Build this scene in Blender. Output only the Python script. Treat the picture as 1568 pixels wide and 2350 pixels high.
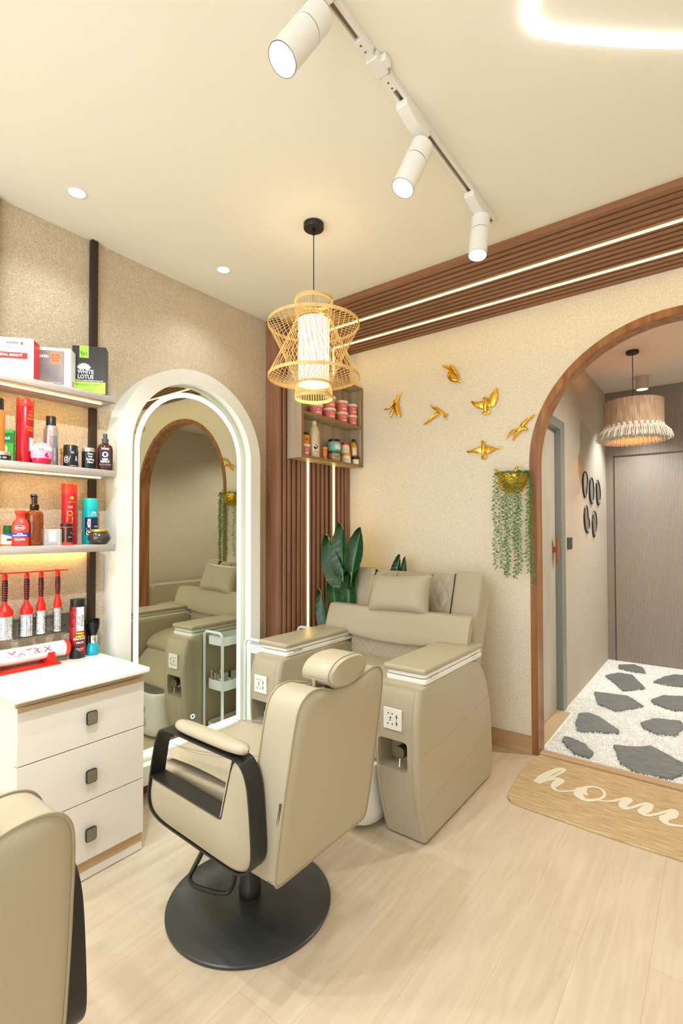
import bpy, bmesh, math, random
from mathutils import Vector, Matrix, Euler
random.seed(7)
S = bpy.context.scene
COL = S.collection
PI = math.pi
R = math.radians
for o in list(bpy.data.objects):
    bpy.data.objects.remove(o)

# ------------------------------------------------------------------ camera
cam_data = bpy.data.cameras.new('camera')
cam = bpy.data.objects.new('camera', cam_data)
COL.objects.link(cam)
cam_data.sensor_fit = 'VERTICAL'
cam_data.sensor_height = 36.0
cam_data.lens = 1144.56 / 2350 * 36.0
cam_data.shift_y = 20.28 / 2350
cam_data.clip_start = 0.02
yaw, pit, rol = R(-37.133), R(1.1625), R(-0.0996)
f3 = Vector((math.sin(yaw) * math.cos(pit), math.cos(yaw) * math.cos(pit), math.sin(pit)))
r0 = Vector((math.cos(yaw), -math.sin(yaw), 0))
u0 = r0.cross(f3)
rr = r0 * math.cos(rol) + u0 * math.sin(rol)
uu = -r0 * math.sin(rol) + u0 * math.cos(rol)
cam.matrix_world = Matrix(((rr.x, uu.x, -f3.x, 2.281), (rr.y, uu.y, -f3.y, -3.124), (rr.z, uu.z, -f3.z, 1.35), (0, 0, 0, 1)))
S.camera = cam

# ------------------------------------------------------------------ exposure, world
S.view_settings.view_transform = 'Standard'
S.view_settings.look = 'None'
S.view_settings.gamma = 1.0
S.view_settings.use_curve_mapping = False
S.view_settings.exposure = 0.04
W = bpy.data.worlds.new('world')
S.world = W
W.use_nodes = True
W.node_tree.nodes['Background'].inputs[0].default_value = (0.93, 0.96, 1.0, 1)
W.node_tree.nodes['Background'].inputs[1].default_value = 3.0

DOWN_W, DOWN_COL = 9.5, (0.88, 0.96, 1.0)
SPOT_W, SPOT_COL = 18.0, (0.88, 0.96, 1.0)
NEON_E, STRIP_E, SHELF_E, RING_E = 3.6, 11.0, 34.0, 3.2
REAR_FILL_W = 32.0

def light(name, kind, loc, power, color, rot=(0, 0, 0), size=0.1, spot=None, blend=0.6, sy=None, parent=None):
    d = bpy.data.lights.new(name, kind)
    d.energy = power
    d.color = color
    if kind == 'AREA':
        d.shape = 'RECTANGLE' if sy else 'DISK'
        d.size = size
        if sy: d.size_y = sy
    else:
        d.shadow_soft_size = size
    if spot:
        d.spot_size = spot; d.spot_blend = blend
    o = bpy.data.objects.new(name, d)
    o.location = loc; o.rotation_euler = rot
    COL.objects.link(o)
    if parent: o.parent = parent
    return o

CZ = 2.747          # ceiling height
WX = -0.11          # left wall plane
light('added_rear_fill', 'AREA', (1.5, -4.5, 1.35), REAR_FILL_W, (0.82, 0.94, 1.0), rot=(R(90), 0, 0), size=2.9, sy=2.2)  # added soft fill just inside the invented rear window

# ------------------------------------------------------------------ materials
def lin(c):
    c = c / 255.0
    return c / 12.92 if c <= 0.04045 else ((c + 0.055) / 1.055) ** 2.4
def rgb(r, g, b): return (lin(r), lin(g), lin(b), 1)
MC = {}
def mat(name, col=(200, 200, 200), rough=0.5, metal=0.0, bump=None, emit=0.0, trans=0.0, var=None, spec=0.5, ecol=None, coat=0.0, ior=1.45):
    if name in MC: return MC[name]
    m = bpy.data.materials.new(name); m.use_nodes = True
    nt = m.node_tree; b = nt.nodes['Principled BSDF']
    c = rgb(*col)
    b.inputs['Base Color'].default_value = c
    b.inputs['Roughness'].default_value = rough
    b.inputs['Metallic'].default_value = metal
    b.inputs['Specular IOR Level'].default_value = spec
    b.inputs['IOR'].default_value = ior
    b.inputs['Transmission Weight'].default_value = trans
    b.inputs['Coat Weight'].default_value = coat
    if emit:
        b.inputs['Emission Color'].default_value = rgb(*(ecol or col))
        b.inputs['Emission Strength'].default_value = emit
    if bump or var:
        tc = nt.nodes.new('ShaderNodeTexCoord')
    if bump:
        sc, st, dist = bump
        n = nt.nodes.new('ShaderNodeTexNoise'); n.inputs['Scale'].default_value = sc; n.inputs['Detail'].default_value = 4
        bp = nt.nodes.new('ShaderNodeBump'); bp.inputs['Strength'].default_value = st; bp.inputs['Distance'].default_value = dist
        nt.links.new(tc.outputs['Object'], n.inputs['Vector'])
        nt.links.new(n.outputs['Fac'], bp.inputs['Height'])
        nt.links.new(bp.outputs['Normal'], b.inputs['Normal'])
    if var:
        col2, sc, stretch = var
        mp = nt.nodes.new('ShaderNodeMapping'); mp.inputs['Scale'].default_value = stretch
        n2 = nt.nodes.new('ShaderNodeTexNoise'); n2.inputs['Scale'].default_value = sc; n2.inputs['Detail'].default_value = 6
        rp = nt.nodes.new('ShaderNodeValToRGB')
        rp.color_ramp.elements[0].position = 0.35; rp.color_ramp.elements[1].position = 0.68
        rp.color_ramp.elements[0].color = c; rp.color_ramp.elements[1].color = rgb(*col2)
        nt.links.new(tc.outputs['Object'], mp.inputs['Vector'])
        nt.links.new(mp.outputs['Vector'], n2.inputs['Vector'])
        nt.links.new(n2.outputs['Fac'], rp.inputs['Fac'])
        nt.links.new(rp.outputs['Color'], b.inputs['Base Color'])
    MC[name] = m
    return m

def stucco(name, c1, c2, scale, strength, crackle=0.0):
    m = bpy.data.materials.new(name); m.use_nodes = True
    nt = m.node_tree; b = nt.nodes['Principled BSDF']; b.inputs['Roughness'].default_value = 0.75
    L = nt.links.new
    tc = nt.nodes.new('ShaderNodeTexCoord')
    n1 = nt.nodes.new('ShaderNodeTexNoise'); n1.inputs['Scale'].default_value = scale; n1.inputs['Detail'].default_value = 5; n1.inputs['Roughness'].default_value = 0.6
    n1.inputs['Distortion'].default_value = 0.8
    n2 = nt.nodes.new('ShaderNodeTexVoronoi'); n2.inputs['Scale'].default_value = scale * 0.55; n2.feature = 'DISTANCE_TO_EDGE'
    dn = nt.nodes.new('ShaderNodeTexNoise'); dn.inputs['Scale'].default_value = scale * 0.4
    mixv = nt.nodes.new('ShaderNodeMix'); mixv.data_type = 'RGBA'; mixv.inputs[0].default_value = 0.06
    L(tc.outputs['Object'], n1.inputs['Vector']); L(tc.outputs['Object'], dn.inputs['Vector'])
    L(tc.outputs['Object'], mixv.inputs[6]); L(dn.outputs['Color'], mixv.inputs[7]); L(mixv.outputs[2], n2.inputs['Vector'])
    rp = nt.nodes.new('ShaderNodeValToRGB'); rp.color_ramp.elements[0].position = 0.4; rp.color_ramp.elements[1].position = 0.62
    rp.color_ramp.elements[0].color = rgb(*c1); rp.color_ramp.elements[1].color = rgb(*c2)
    L(n1.outputs['Fac'], rp.inputs['Fac']); L(rp.outputs['Color'], b.inputs['Base Color'])
    rv = nt.nodes.new('ShaderNodeMapRange'); rv.inputs[1].default_value = 0.0; rv.inputs[2].default_value = 0.12
    L(n2.outputs['Distance'], rv.inputs[0])
    ad = nt.nodes.new('ShaderNodeMath'); ad.operation = 'MULTIPLY_ADD'
    L(rv.outputs[0], ad.inputs[0]); ad.inputs[1].default_value = crackle; L(n1.outputs['Fac'], ad.inputs[2])
    bp = nt.nodes.new('ShaderNodeBump'); bp.inputs['Strength'].default_value = strength; bp.inputs['Distance'].default_value = 0.006
    L(ad.outputs[0], bp.inputs['Height']); L(bp.outputs['Normal'], b.inputs['Normal'])
    return m

def wood(name, c1, c2, axis, scale=14.0, rough=0.5, stretch=0.06):
    st = [1.0, 1.0, 1.0]; st[axis] = stretch
    return mat(name, c1, rough, var=(c2, scale, tuple(st)))

def floor_mat():
    m = bpy.data.materials.new('oak_laminate'); m.use_nodes = True
    nt = m.node_tree; b = nt.nodes['Principled BSDF']; L = nt.links.new
    b.inputs['Roughness'].default_value = 0.33
    tc = nt.nodes.new('ShaderNodeTexCoord')
    mp = nt.nodes.new('ShaderNodeMapping'); mp.inputs['Rotation'].default_value = (0, 0, R(90))
    L(tc.outputs['Object'], mp.inputs['Vector'])
    br = nt.nodes.new('ShaderNodeTexBrick'); br.inputs['Scale'].default_value = 1.0
    br.inputs['Brick Width'].default_value = 1.3; br.inputs['Row Height'].default_value = 0.19
    br.inputs['Mortar Size'].default_value = 0.0009; br.inputs['Mortar Smooth'].default_value = 0.2
    br.inputs['Color1'].default_value = rgb(220, 204, 180); br.inputs['Color2'].default_value = rgb(217, 199, 173)
    br.inputs['Mortar'].default_value = rgb(200, 176, 146); br.offset = 0.37
    L(mp.outputs['Vector'], br.inputs['Vector'])
    mp2 = nt.nodes.new('ShaderNodeMapping'); mp2.inputs['Scale'].default_value = (1.0, 0.09, 1.0)
    L(tc.outputs['Object'], mp2.inputs['Vector'])
    n = nt.nodes.new('ShaderNodeTexNoise'); n.inputs['Scale'].default_value = 26; n.inputs['Detail'].default_value = 7; n.inputs['Distortion'].default_value = 1.2
    L(mp2.outputs['Vector'], n.inputs['Vector'])
    rp = nt.nodes.new('ShaderNodeValToRGB'); rp.color_ramp.elements[0].position = 0.3; rp.color_ramp.elements[1].position = 0.7
    rp.color_ramp.elements[0].color = (0.82, 0.79, 0.75, 1); rp.color_ramp.elements[1].color = (1, 1, 1, 1)
    L(n.outputs['Fac'], rp.inputs['Fac'])
    mx = nt.nodes.new('ShaderNodeMix'); mx.data_type = 'RGBA'; mx.blend_type = 'MULTIPLY'; mx.inputs[0].default_value = 0.75
    L(br.outputs['Color'], mx.inputs[6]); L(rp.outputs['Color'], mx.inputs[7]); L(mx.outputs[2], b.inputs['Base Color'])
    return m

M_LWALL = stucco('cream_crackle_stucco', (212, 192, 162), (230, 212, 186), 115, 0.7, 0.5)
M_BWALL = stucco('sand_glitter_stucco', (232, 220, 198), (249, 242, 226), 130, 0.45, 0.15)
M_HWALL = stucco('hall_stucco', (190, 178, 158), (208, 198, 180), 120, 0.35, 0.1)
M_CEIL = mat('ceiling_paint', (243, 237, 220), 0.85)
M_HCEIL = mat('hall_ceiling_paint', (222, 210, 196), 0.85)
M_FLOOR = floor_mat()
M_SLAT = wood('walnut_slat_y', (140, 96, 66), (156, 110, 80), 0, 40, 0.45)
M_SLATZ = wood('walnut_slat_z', (142, 98, 74), (162, 118, 90), 2, 40, 0.45)
M_SLATBK = mat('walnut_slat_backing', (36, 20, 12), 0.6)
M_TRIMW = wood('arch_walnut', (138, 90, 52), (178, 126, 80), 2, 26, 0.35)
M_SHELF = wood('grey_oak', (150, 136, 126), (188, 176, 166), 1, 22, 0.5)
M_CABW = wood('warm_grey_oak', (168, 148, 122), (200, 182, 154), 2, 16, 0.5)
M_CABE = mat('cabinet_edge', (150, 120, 84), 0.5)
M_WHITE = mat('white_lacquer', (238, 236, 230), 0.3)
M_FRAME = mat('white_mirror_frame', (236, 234, 226), 0.4)
M_STONE = mat('white_quartz', (244, 242, 236), 0.15, var=((236, 232, 222), 60, (1, 1, 1)))
M_BLK = mat('black_metal', (38, 36, 34), 0.38, spec=0.5)
M_BLKP = mat('black_plastic', (22, 22, 22), 0.35)
M_UPR = mat('bronze_black_metal', (58, 46, 34), 0.4, 0.3)
M_LEA = mat('beige_leather', (178, 167, 143), 0.36, bump=(260, 0.06, 0.002))
M_LEAS = mat('beige_leather_seam', (164, 152, 126), 0.45)
M_CHR = mat('chrome', (225, 225, 225), 0.08, 1.0)
M_GOLD = mat('gold', (246, 200, 84), 0.2, 1.0)
M_RED = mat('red_plastic', (222, 36, 26), 0.3)
M_GLASSY = mat('mirror_glass', (214, 216, 200), 0.0, 1.0)
M_LED = mat('led_warm', (255, 236, 170), 0.5, emit=STRIP_E, ecol=(255, 218, 112))
M_LEDS = mat('led_shelf', (255, 220, 150), 0.5, emit=SHELF_E, ecol=(255, 205, 110))
M_RING = mat('led_white', (245, 255, 245), 0.5, emit=RING_E, ecol=(244, 255, 240))
M_NEON = mat('neon_white', (255, 250, 240), 0.5, emit=NEON_E, ecol=(238, 248, 255))
M_SPOTL = mat('lamp_lens', (255, 255, 255), 0.5, emit=9.0, ecol=(240, 250, 255))
M_DOWNL = mat('downlight_lens', (255, 255, 255), 0.5, emit=14.0, ecol=(255, 250, 240))

# ------------------------------------------------------------------ mesh builder
class MB:
    def __init__(self): self.v = []; self.f = []
    def add(self, vs, fs, M=None):
        n = len(self.v)
        self.v += [tuple(M @ Vector(p)) if M else tuple(p) for p in vs]
        self.f += [tuple(i + n for i in q) for q in fs]
        return self
    def box(self, x0, x1, y0, y1, z0, z1, M=None):
        return self.add([(x0, y0, z0), (x1, y0, z0), (x1, y1, z0), (x0, y1, z0), (x0, y0, z1), (x1, y0, z1), (x1, y1, z1), (x0, y1, z1)],
                        [(0, 3, 2, 1), (4, 5, 6, 7), (0, 1, 5, 4), (1, 2, 6, 5), (2, 3, 7, 6), (3, 0, 4, 7)], M)
    def prism(self, pts, plane, a, b, M=None):
        def P(p, t):
            if plane == 'xz': return (p[0], t, p[1])
            if plane == 'yz': return (t, p[0], p[1])
            return (p[0], p[1], t)
        n = len(pts)
        vs = [P(p, a) for p in pts] + [P(p, b) for p in pts]
        fs = [tuple(range(n))[::-1], tuple(range(n, 2 * n))] + [(i, (i + 1) % n, n + (i + 1) % n, n + i) for i in range(n)]
        return self.add(vs, fs, M)
    def lathe(self, prof, n=24, c=(0, 0, 0), M=None, a0=0, a1=2 * PI, sq=1.0, cap=True):
        full = abs(a1 - a0 - 2 * PI) < 1e-6
        k = n if full else n + 1
        vs = []; fs = []
        for (r, z) in prof:
            for i in range(k):
                a = a0 + (a1 - a0) * i / n
                vs.append((c[0] + r * math.cos(a), c[1] + r * math.sin(a) * sq, c[2] + z))
        for j in range(len(prof) - 1):
            for i in range(k if full else k - 1):
                i2 = (i + 1) % k
                fs.append((j * k + i, j * k + i2, (j + 1) * k + i2, (j + 1) * k + i))
        if full and cap and prof[0] != prof[-1]:
            if prof[0][0] > 1e-5: fs.append(tuple(range(k))[::-1])
            if prof[-1][0] > 1e-5: fs.append(tuple((len(prof) - 1) * k + i for i in range(k)))
        return self.add(vs, fs, M)
    def tube(self, pts, r, n=8, closed=False, cap=True, M=None, flat=1.0):
        pts = [Vector(p) for p in pts]
        m = len(pts); rs = r if isinstance(r, (list, tuple)) else [r] * m
        vs = []; fs = []; up = None
        for i, p in enumerate(pts):
            if closed: t = pts[(i + 1) % m] - pts[i - 1]
            else: t = pts[min(i + 1, m - 1)] - pts[max(i - 1, 0)]
            t.normalize()
            if up is None:
                up = Vector((0, 0, 1)) if abs(t.z) < 0.9 else Vector((1, 0, 0))
            up = (up - t * up.dot(t))
            if up.length < 1e-6: up = t.orthogonal()
            up.normalize(); s = t.cross(up)
            for k in range(n):
                a = 2 * PI * k / n
                vs.append(p + (s * math.cos(a) + up * math.sin(a) * flat) * rs[i])
        for i in range(m if closed else m - 1):
            j = (i + 1) % m
            for k in range(n):
                k2 = (k + 1) % n
                fs.append((i * n + k, i * n + k2, j * n + k2, j * n + k))
        if cap and not closed:
            fs.append(tuple(range(n))[::-1]); fs.append(tuple((m - 1) * n + k for k in range(n)))
        return self.add(vs, fs, M)
    def ball(self, c, r, n=16, m=10, M=None):
        rx, ry, rz = r if isinstance(r, (tuple, list)) else (r, r, r)
        vs = [(c[0], c[1], c[2] - rz)]; fs = []
        for j in range(1, m):
            t = -PI / 2 + PI * j / m
            for i in range(n):
                a = 2 * PI * i / n
                vs.append((c[0] + rx * math.cos(t) * math.cos(a), c[1] + ry * math.cos(t) * math.sin(a), c[2] + rz * math.sin(t)))
        vs.append((c[0], c[1], c[2] + rz)); T = len(vs) - 1
        for i in range(n):
            fs.append((0, 1 + (i + 1) % n, 1 + i))
            fs.append((T, T - n + i, T - n + (i + 1) % n))
        for j in range(m - 2):
            for i in range(n):
                a = 1 + j * n; b = 1 + (j + 1) * n; i2 = (i + 1) % n
                fs.append((a + i, a + i2, b + i2, b + i))
        return self.add(vs, fs, M)
    def grid(self, fn, nu, nv, M=None):
        vs = [fn(i / nu, j / nv) for j in range(nv + 1) for i in range(nu + 1)]
        fs = [(j * (nu + 1) + i, j * (nu + 1) + i + 1, (j + 1) * (nu + 1) + i + 1, (j + 1) * (nu + 1) + i) for j in range(nv) for i in range(nu)]
        return self.add(vs, fs, M)
    def build(self, name, m, parent=None, loc=(0, 0, 0), rot=(0, 0, 0), bevel=0, seg=2, sub=0, smooth=40, weld=False):
        me = bpy.data.meshes.new(name)
        me.from_pydata([tuple(v) for v in self.v], [], self.f)
        bm = bmesh.new(); bm.from_mesh(me)
        if weld: bmesh.ops.remove_doubles(bm, verts=bm.verts, dist=1e-5)
        bmesh.ops.recalc_face_normals(bm, faces=bm.faces)
        bm.to_mesh(me); bm.free()
        me.materials.append(m)
        if smooth:
            for p in me.polygons: p.use_smooth = True
            me.set_sharp_from_angle(angle=R(smooth))
        o = bpy.data.objects.new(name, me)
        COL.objects.link(o)
        o.location = loc; o.rotation_euler = rot
        if parent: o.parent = parent
        if bevel:
            b = o.modifiers.new('bevel', 'BEVEL'); b.width = bevel; b.segments = seg; b.limit_method = 'ANGLE'; b.angle_limit = R(35)
            b.harden_normals = False
            if smooth:
                for p in me.polygons: p.use_smooth = True
                me.set_sharp_from_angle(angle=R(180))
                wn = o.modifiers.new('wn', 'WEIGHTED_NORMAL'); wn.keep_sharp = True
        if sub:
            s = o.modifiers.new('sub', 'SUBSURF'); s.levels = sub; s.render_levels = sub
        return o

def tag(o, label=None, cat=None, group=None, kind=None):
    if label: o['label'] = label
    if cat: o['category'] = cat
    if group: o['group'] = group
    if kind: o['kind'] = kind
    return o
def thing(name, label, cat, loc=(0, 0, 0), rz=0, group=None):
    o = bpy.data.objects.new(name, None); COL.objects.link(o)
    o.location = loc; o.rotation_euler = (0, 0, rz); o.empty_display_size = 0.05
    return tag(o, label, cat, group)
def struct(o): o['kind'] = 'structure'; return o
def copy_tree(o, parent=None):
    c = o.copy(); COL.objects.link(c); c.parent = parent
    for ch in list(o.children): copy_tree(ch, c)
    return c
def smooth_path(pts, n=6, closed=False):
    P = [Vector(p) for p in pts]; out = []; m = len(P)
    for i in range(m if closed else m - 1):
        g = lambda k: P[k % m] if closed else P[max(0, min(m - 1, k))]
        a, b, c, d = g(i - 1), g(i), g(i + 1), g(i + 2)
        for k in range(n):
            t = k / n
            out.append(0.5 * ((2 * b) + (c - a) * t + (2 * a - 5 * b + 4 * c - d) * t * t + (3 * b - a - 3 * c + d) * t ** 3))
    if not closed: out.append(P[-1])
    return out
def round_poly(pts, r, n=5):
    out = []; m = len(pts)
    for i in range(m):
        p = Vector(pts[i]); a = Vector(pts[i - 1]) - p; b = Vector(pts[(i + 1) % m]) - p
        rr_ = min(r[i] if isinstance(r, (list, tuple)) else r, a.length * .48, b.length * .48)
        if rr_ < 1e-5: out.append(tuple(p)); continue
        p0 = p + a.normalized() * rr_; p1 = p + b.normalized() * rr_
        for k in range(n + 1):
            t = k / n
            out.append(tuple((1 - t) ** 2 * p0 + 2 * t * (1 - t) * p + t * t * p1))
    return out

FONT_CACHE = {}
def text(s, size, m, parent, loc=(0, 0, 0), rot=(R(90), 0, 0), wrap=None, bold=0.0, sx=1.0, spin=0.0, align='CENTER', name='lettering', ang=0.0, line=1.0):
    """flat lettering (front facing local -Y), or wrapped round a vertical cylinder of radius wrap"""
    cu = bpy.data.curves.new('t', 'FONT'); cu.body = s; cu.size = size; cu.align_x = align; cu.align_y = 'CENTER'
    cu.offset = bold * size; cu.resolution_u = 2; cu.space_line = line
    to = bpy.data.objects.new('t', cu); COL.objects.link(to)
    dg = bpy.context.evaluated_depsgraph_get()
    me = bpy.data.meshes.new_from_object(to.evaluated_get(dg), depsgraph=dg)
    bpy.data.objects.remove(to); bpy.data.curves.remove(cu)
    cs, sn = math.cos(spin), math.sin(spin)
    if wrap:
        bm = bmesh.new(); bm.from_mesh(me)
        bmesh.ops.triangulate(bm, faces=bm.faces)
        bm.to_mesh(me); bm.free()
    for v in me.vertices:
        x, y = v.co.x * sx, v.co.y
        x, y = x * cs - y * sn, x * sn + y * cs
        if wrap:
            a = -PI / 2 + x / wrap + ang
            v.co = (wrap * math.cos(a), wrap * math.sin(a), y)
        else:
            v.co = (x, y, 0)
    me.materials.clear(); me.materials.append(m)
    o = bpy.data.objects.new(name, me); COL.objects.link(o)
    o.parent = parent; o.location = loc
    if not wrap: o.rotation_euler = rot
    return o
def band(name, m, parent, r, z0, z1, a0, a1, n=16):
    mb = MB(); A0 = -PI / 2 + R(a0); A1 = -PI / 2 + R(a1)
    mb.lathe([(r, z0), (r, z1)], n, a0=A0, a1=A1)
    return mb.build(name, m, parent)

M_INK = mat('ink_black', (25, 25, 25), 0.6)
M_INKW = mat('ink_white', (245, 245, 245), 0.6)
M_INKR = mat('ink_red', (205, 30, 30), 0.6)
M_INKY = mat('ink_gold', (225, 170, 40), 0.5)

# ================================================================== STRUCTURE
YR, XR, HY, HX = -4.6, 3.6, 2.751, 3.75
struct(MB().box(-0.4, XR + .2, YR - .2, 0.045, -0.1, 0).build('floor', M_FLOOR))
struct(MB().box(1.0, HX + .2, 0.045, HY + .2, -0.12, -0.025).build('floor_hall', mat('hall_screed', (210, 205, 195), 0.8)))
struct(MB().box(WX - .1, XR + .2, YR - .2, 0.0, CZ, CZ + .12).build('ceiling', M_CEIL))
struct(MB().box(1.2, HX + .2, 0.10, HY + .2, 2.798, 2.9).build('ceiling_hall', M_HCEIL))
struct(MB().box(WX - .12, WX, YR - .2, 0.1, 0, CZ).build('wall_left', M_LWALL))
struct(MB().box(XR, XR + .12, YR - .2, 0, 0, CZ).build('wall_right', M_BWALL))
# back wall with the arch cut out of it
AC, AZ, AO, AI = 2.12, 1.762, 0.757, 0.719
def arch(c, z, r, z0=0.0, n=40):
    return [(c - r, z0)] + [(c + r * math.cos(PI - PI * i / n), z + r * math.sin(PI * i / n)) for i in range(n + 1)] + [(c + r, z0)]
wall_pts = [(WX - .1, 0)] + [(AC - AO, 0)] + arch(AC, AZ, AO)[1:-1] + [(AC + AO, 0), (HX + .2, 0), (HX + .2, 2.9), (WX - .1, 2.9)]
struct(MB().prism(wall_pts, 'xz', 0.0, 0.10).build('wall_back', M_BWALL, smooth=30))
o_ = arch(AC, AZ, AO + .002); i_ = arch(AC, AZ, AI)
mb = MB(); n = len(o_)
vs = [(p[0], -0.006, p[1]) for p in o_] + [(p[0], -0.006, p[1]) for p in i_] + [(p[0], 0.112, p[1]) for p in i_] + [(p[0], 0.112, p[1]) for p in o_]
fs = []
for k in range(n - 1):
    for a in range(4):
        b = (a + 1) % 4
        fs.append((a * n + k, a * n + k + 1, b * n + k + 1, b * n + k))
fs += [(0, n, 2 * n, 3 * n), (n - 1, 2 * n - 1, 3 * n - 1, 4 * n - 1)]
mb.add(vs, fs)
struct(mb.build('trim_1', M_TRIMW, smooth=30))
struct(MB().box(AC - AI, AC + AI, 0.012, 0.072, -0.02, 0.014).build('trim_2', wood('threshold_oak', (190, 156, 118), (214, 184, 146), 0, 20), bevel=.003))
M_SKIRT = wood('oak_skirting', (186, 150, 112), (206, 172, 134), 0, 16)
struct(MB().box(0.01, AC - AO, -0.012, 0, 0, 0.105).build('baseboard_back', M_SKIRT, bevel=.002))
struct(MB().box(AC + AO, XR, -0.012, 0, 0, 0.105).build('baseboard_back.001', M_SKIRT, bevel=.002))
struct(MB().box(WX, WX + .012, -1.88, -0.81, 0, 0.105).build('baseboard_left', mat('brown_skirting', (120, 84, 58), 0.5)))
# rear wall with an added window behind the camera, made up for soft fill
struct(MB().box(WX, XR, YR - .12, YR, 0, .25).box(WX, XR, YR - .12, YR, 2.45, CZ).box(WX, .25, YR - .12, YR, .25, 2.45).box(3.15, XR, YR - .12, YR, .25, 2.45).build('wall_rear', M_BWALL))
mb = MB()
for x in (.25, 1.18, 2.11, 3.10): mb.box(x, x + .05, YR - .09, YR - .03, .25, 2.45)
mb.box(.25, 3.15, YR - .09, YR - .03, .25, .3).box(.25, 3.15, YR - .09, YR - .03, 2.4, 2.45)
wf = struct(mb.build('added_window_1', M_WHITE))
MB().box(.3, 3.1, YR - .063, YR - .057, .3, 2.4).build('pane', mat('clear_glass', (255, 255, 255), 0, trans=1.0, ior=1.02), wf)
# hallway shell
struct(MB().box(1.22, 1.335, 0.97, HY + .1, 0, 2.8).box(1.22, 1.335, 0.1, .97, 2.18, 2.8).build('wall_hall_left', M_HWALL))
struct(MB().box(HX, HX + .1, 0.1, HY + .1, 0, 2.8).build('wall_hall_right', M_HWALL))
# fluted back wall of the hallway and flush door
M_FLUTE = mat('taupe_flute', (158, 144, 130), 0.45)
def flutes(mb, x0, x1, z0, z1, y, pitch=0.0120):
    x = x0
    while x < x1 - .004:
        e = min(x + pitch * .72, x1)
        mb.box(x, e, y - .004, y + .002, z0, z1); x += pitch
mb = MB().box(1.22, HX, HY + .004, HY + .1, 0, 2.8)
flutes(mb, 1.335, 1.409, 0.0, 2.798, HY); flutes(mb, 1.409, HX, 2.128, 2.798, HY); flutes(mb, 2.34, HX, 0, 2.128, HY)
struct(mb.build('wall_hall_back', M_FLUTE, smooth=0))
mb = MB().box(1.417, 2.332, HY - .002, HY + .003, .012, 2.112)
flutes(mb, 1.421, 2.328, .012, 2.112, HY - .004)
d1 = struct(mb.build('door_1', mat('taupe_flute_door', (160, 148, 134), 0.42), smooth=0))
MB().box(1.409, 2.34, HY - .010, HY - .001, 2.113, 2.128).box(1.409, 1.417, HY - .010, HY - .001, 0, 2.128).build('door_trim', mat('bronze_trim', (120, 98, 80), 0.3, 0.8), d1)
# grey framed side door
M_DF = mat('grey_green_frame', (138, 142, 134), 0.4)
mb = MB().box(1.262, 1.34, .855, .972, 0, 2.18).box(1.262, 1.34, .10, .855, 2.11, 2.18)
d2 = struct(MB().box(1.255, 1.295, .10, .848, .012, 2.102).build('door_2', mat('grey_laminate_door', (190, 182, 168), 0.4, var=((204, 197, 184), 5, (1, 1, .5))), bevel=.002))
mb.build('door_frame', M_DF, d2, bevel=.003)
MB().box(1.255, 1.385, .112, .852, -.02, .008).build('door_sill', mat('oak_sill', (206, 180, 142), 0.5), d2)
hp = MB().prism(round_poly([(.755, 1.10), (.785, 1.13), (.815, 1.21), (.785, 1.29), (.755, 1.32)], .02), 'yz', 1.318, 1.335)
hp.box(1.295, 1.32, .76, .775, 1.19, 1.23).build('door_handle', mat('copper_leather', (158, 98, 62), 0.4), d2, bevel=.003)

# ------------------------------------------------ slat panels + led strips
mbk = MB().box(0.0, XR, -0.750, 0.0, CZ - .006, CZ + .002); mb = MB()
ys = [-.758, -.70, -.652, -.604, -.560, -.519, -.477, -.429, -.381, -.333, -.285, -.232, -.190, -.142, -.094, -.046]
for y in ys:
    mb.box(-0.02 if y < -.75 else 0.0, XR, y, y + (.04 if y < -.75 else .028), CZ - .027, CZ + (.002 if y < -.75 else -.005))
mb.box(0, XR, -.012, 0, CZ - .027, CZ - .005)
t = struct(mb.build('trim_3', M_SLAT, bevel=.0025, seg=1, smooth=0)); mbk.build('slat_backing', M_SLATBK, t)
mbk = MB().box(WX, -0.022, -0.79, -0.002, 0, CZ - .002); mb = MB()
for y in [-.79, -.745, -.70, -.652, -.604, -.5665, -.5335, -.492, -.444, -.396, -.348, -.300, -.2425, -.2015, -.155, -.109, -.063, -.03]:
    mb.box(-.024, 0.0, y, y + .028, 0, CZ - .028)
mb.box(WX, -.001, -.797, -.7905, 0, CZ - .002)
t = struct(mb.build('trim_4', M_SLATZ, bevel=.0025, seg=1, smooth=0)); mbk.build('slat_backing', M_SLATBK, t)
for i, (yc, lab) in enumerate([(-.483, 'long warm ceiling LED strip farther from the wall, between dark slats'), (-.196, 'long warm ceiling LED strip nearer the bird wall, between dark slats')]):
    led = tag(MB().box(0.002, XR, yc - .0070, yc + .0070, CZ - .030, CZ - .0065).build('led_strip', M_LED), lab, 'light strip', 'warm LED strips in the slatted cladding')
for i, (yc, lab) in enumerate([(-.4985, 'vertical warm LED strip on wall slats, nearer the arched mirror'), (-.208, 'vertical warm LED strip on wall slats, nearer the room corner')]):
    tag(MB().box(-.0215, .003, yc - .0070, yc + .0070, .02, CZ - .033).build('led_strip', M_LED), lab, 'light strip', 'warm LED strips in the slatted cladding')

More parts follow.
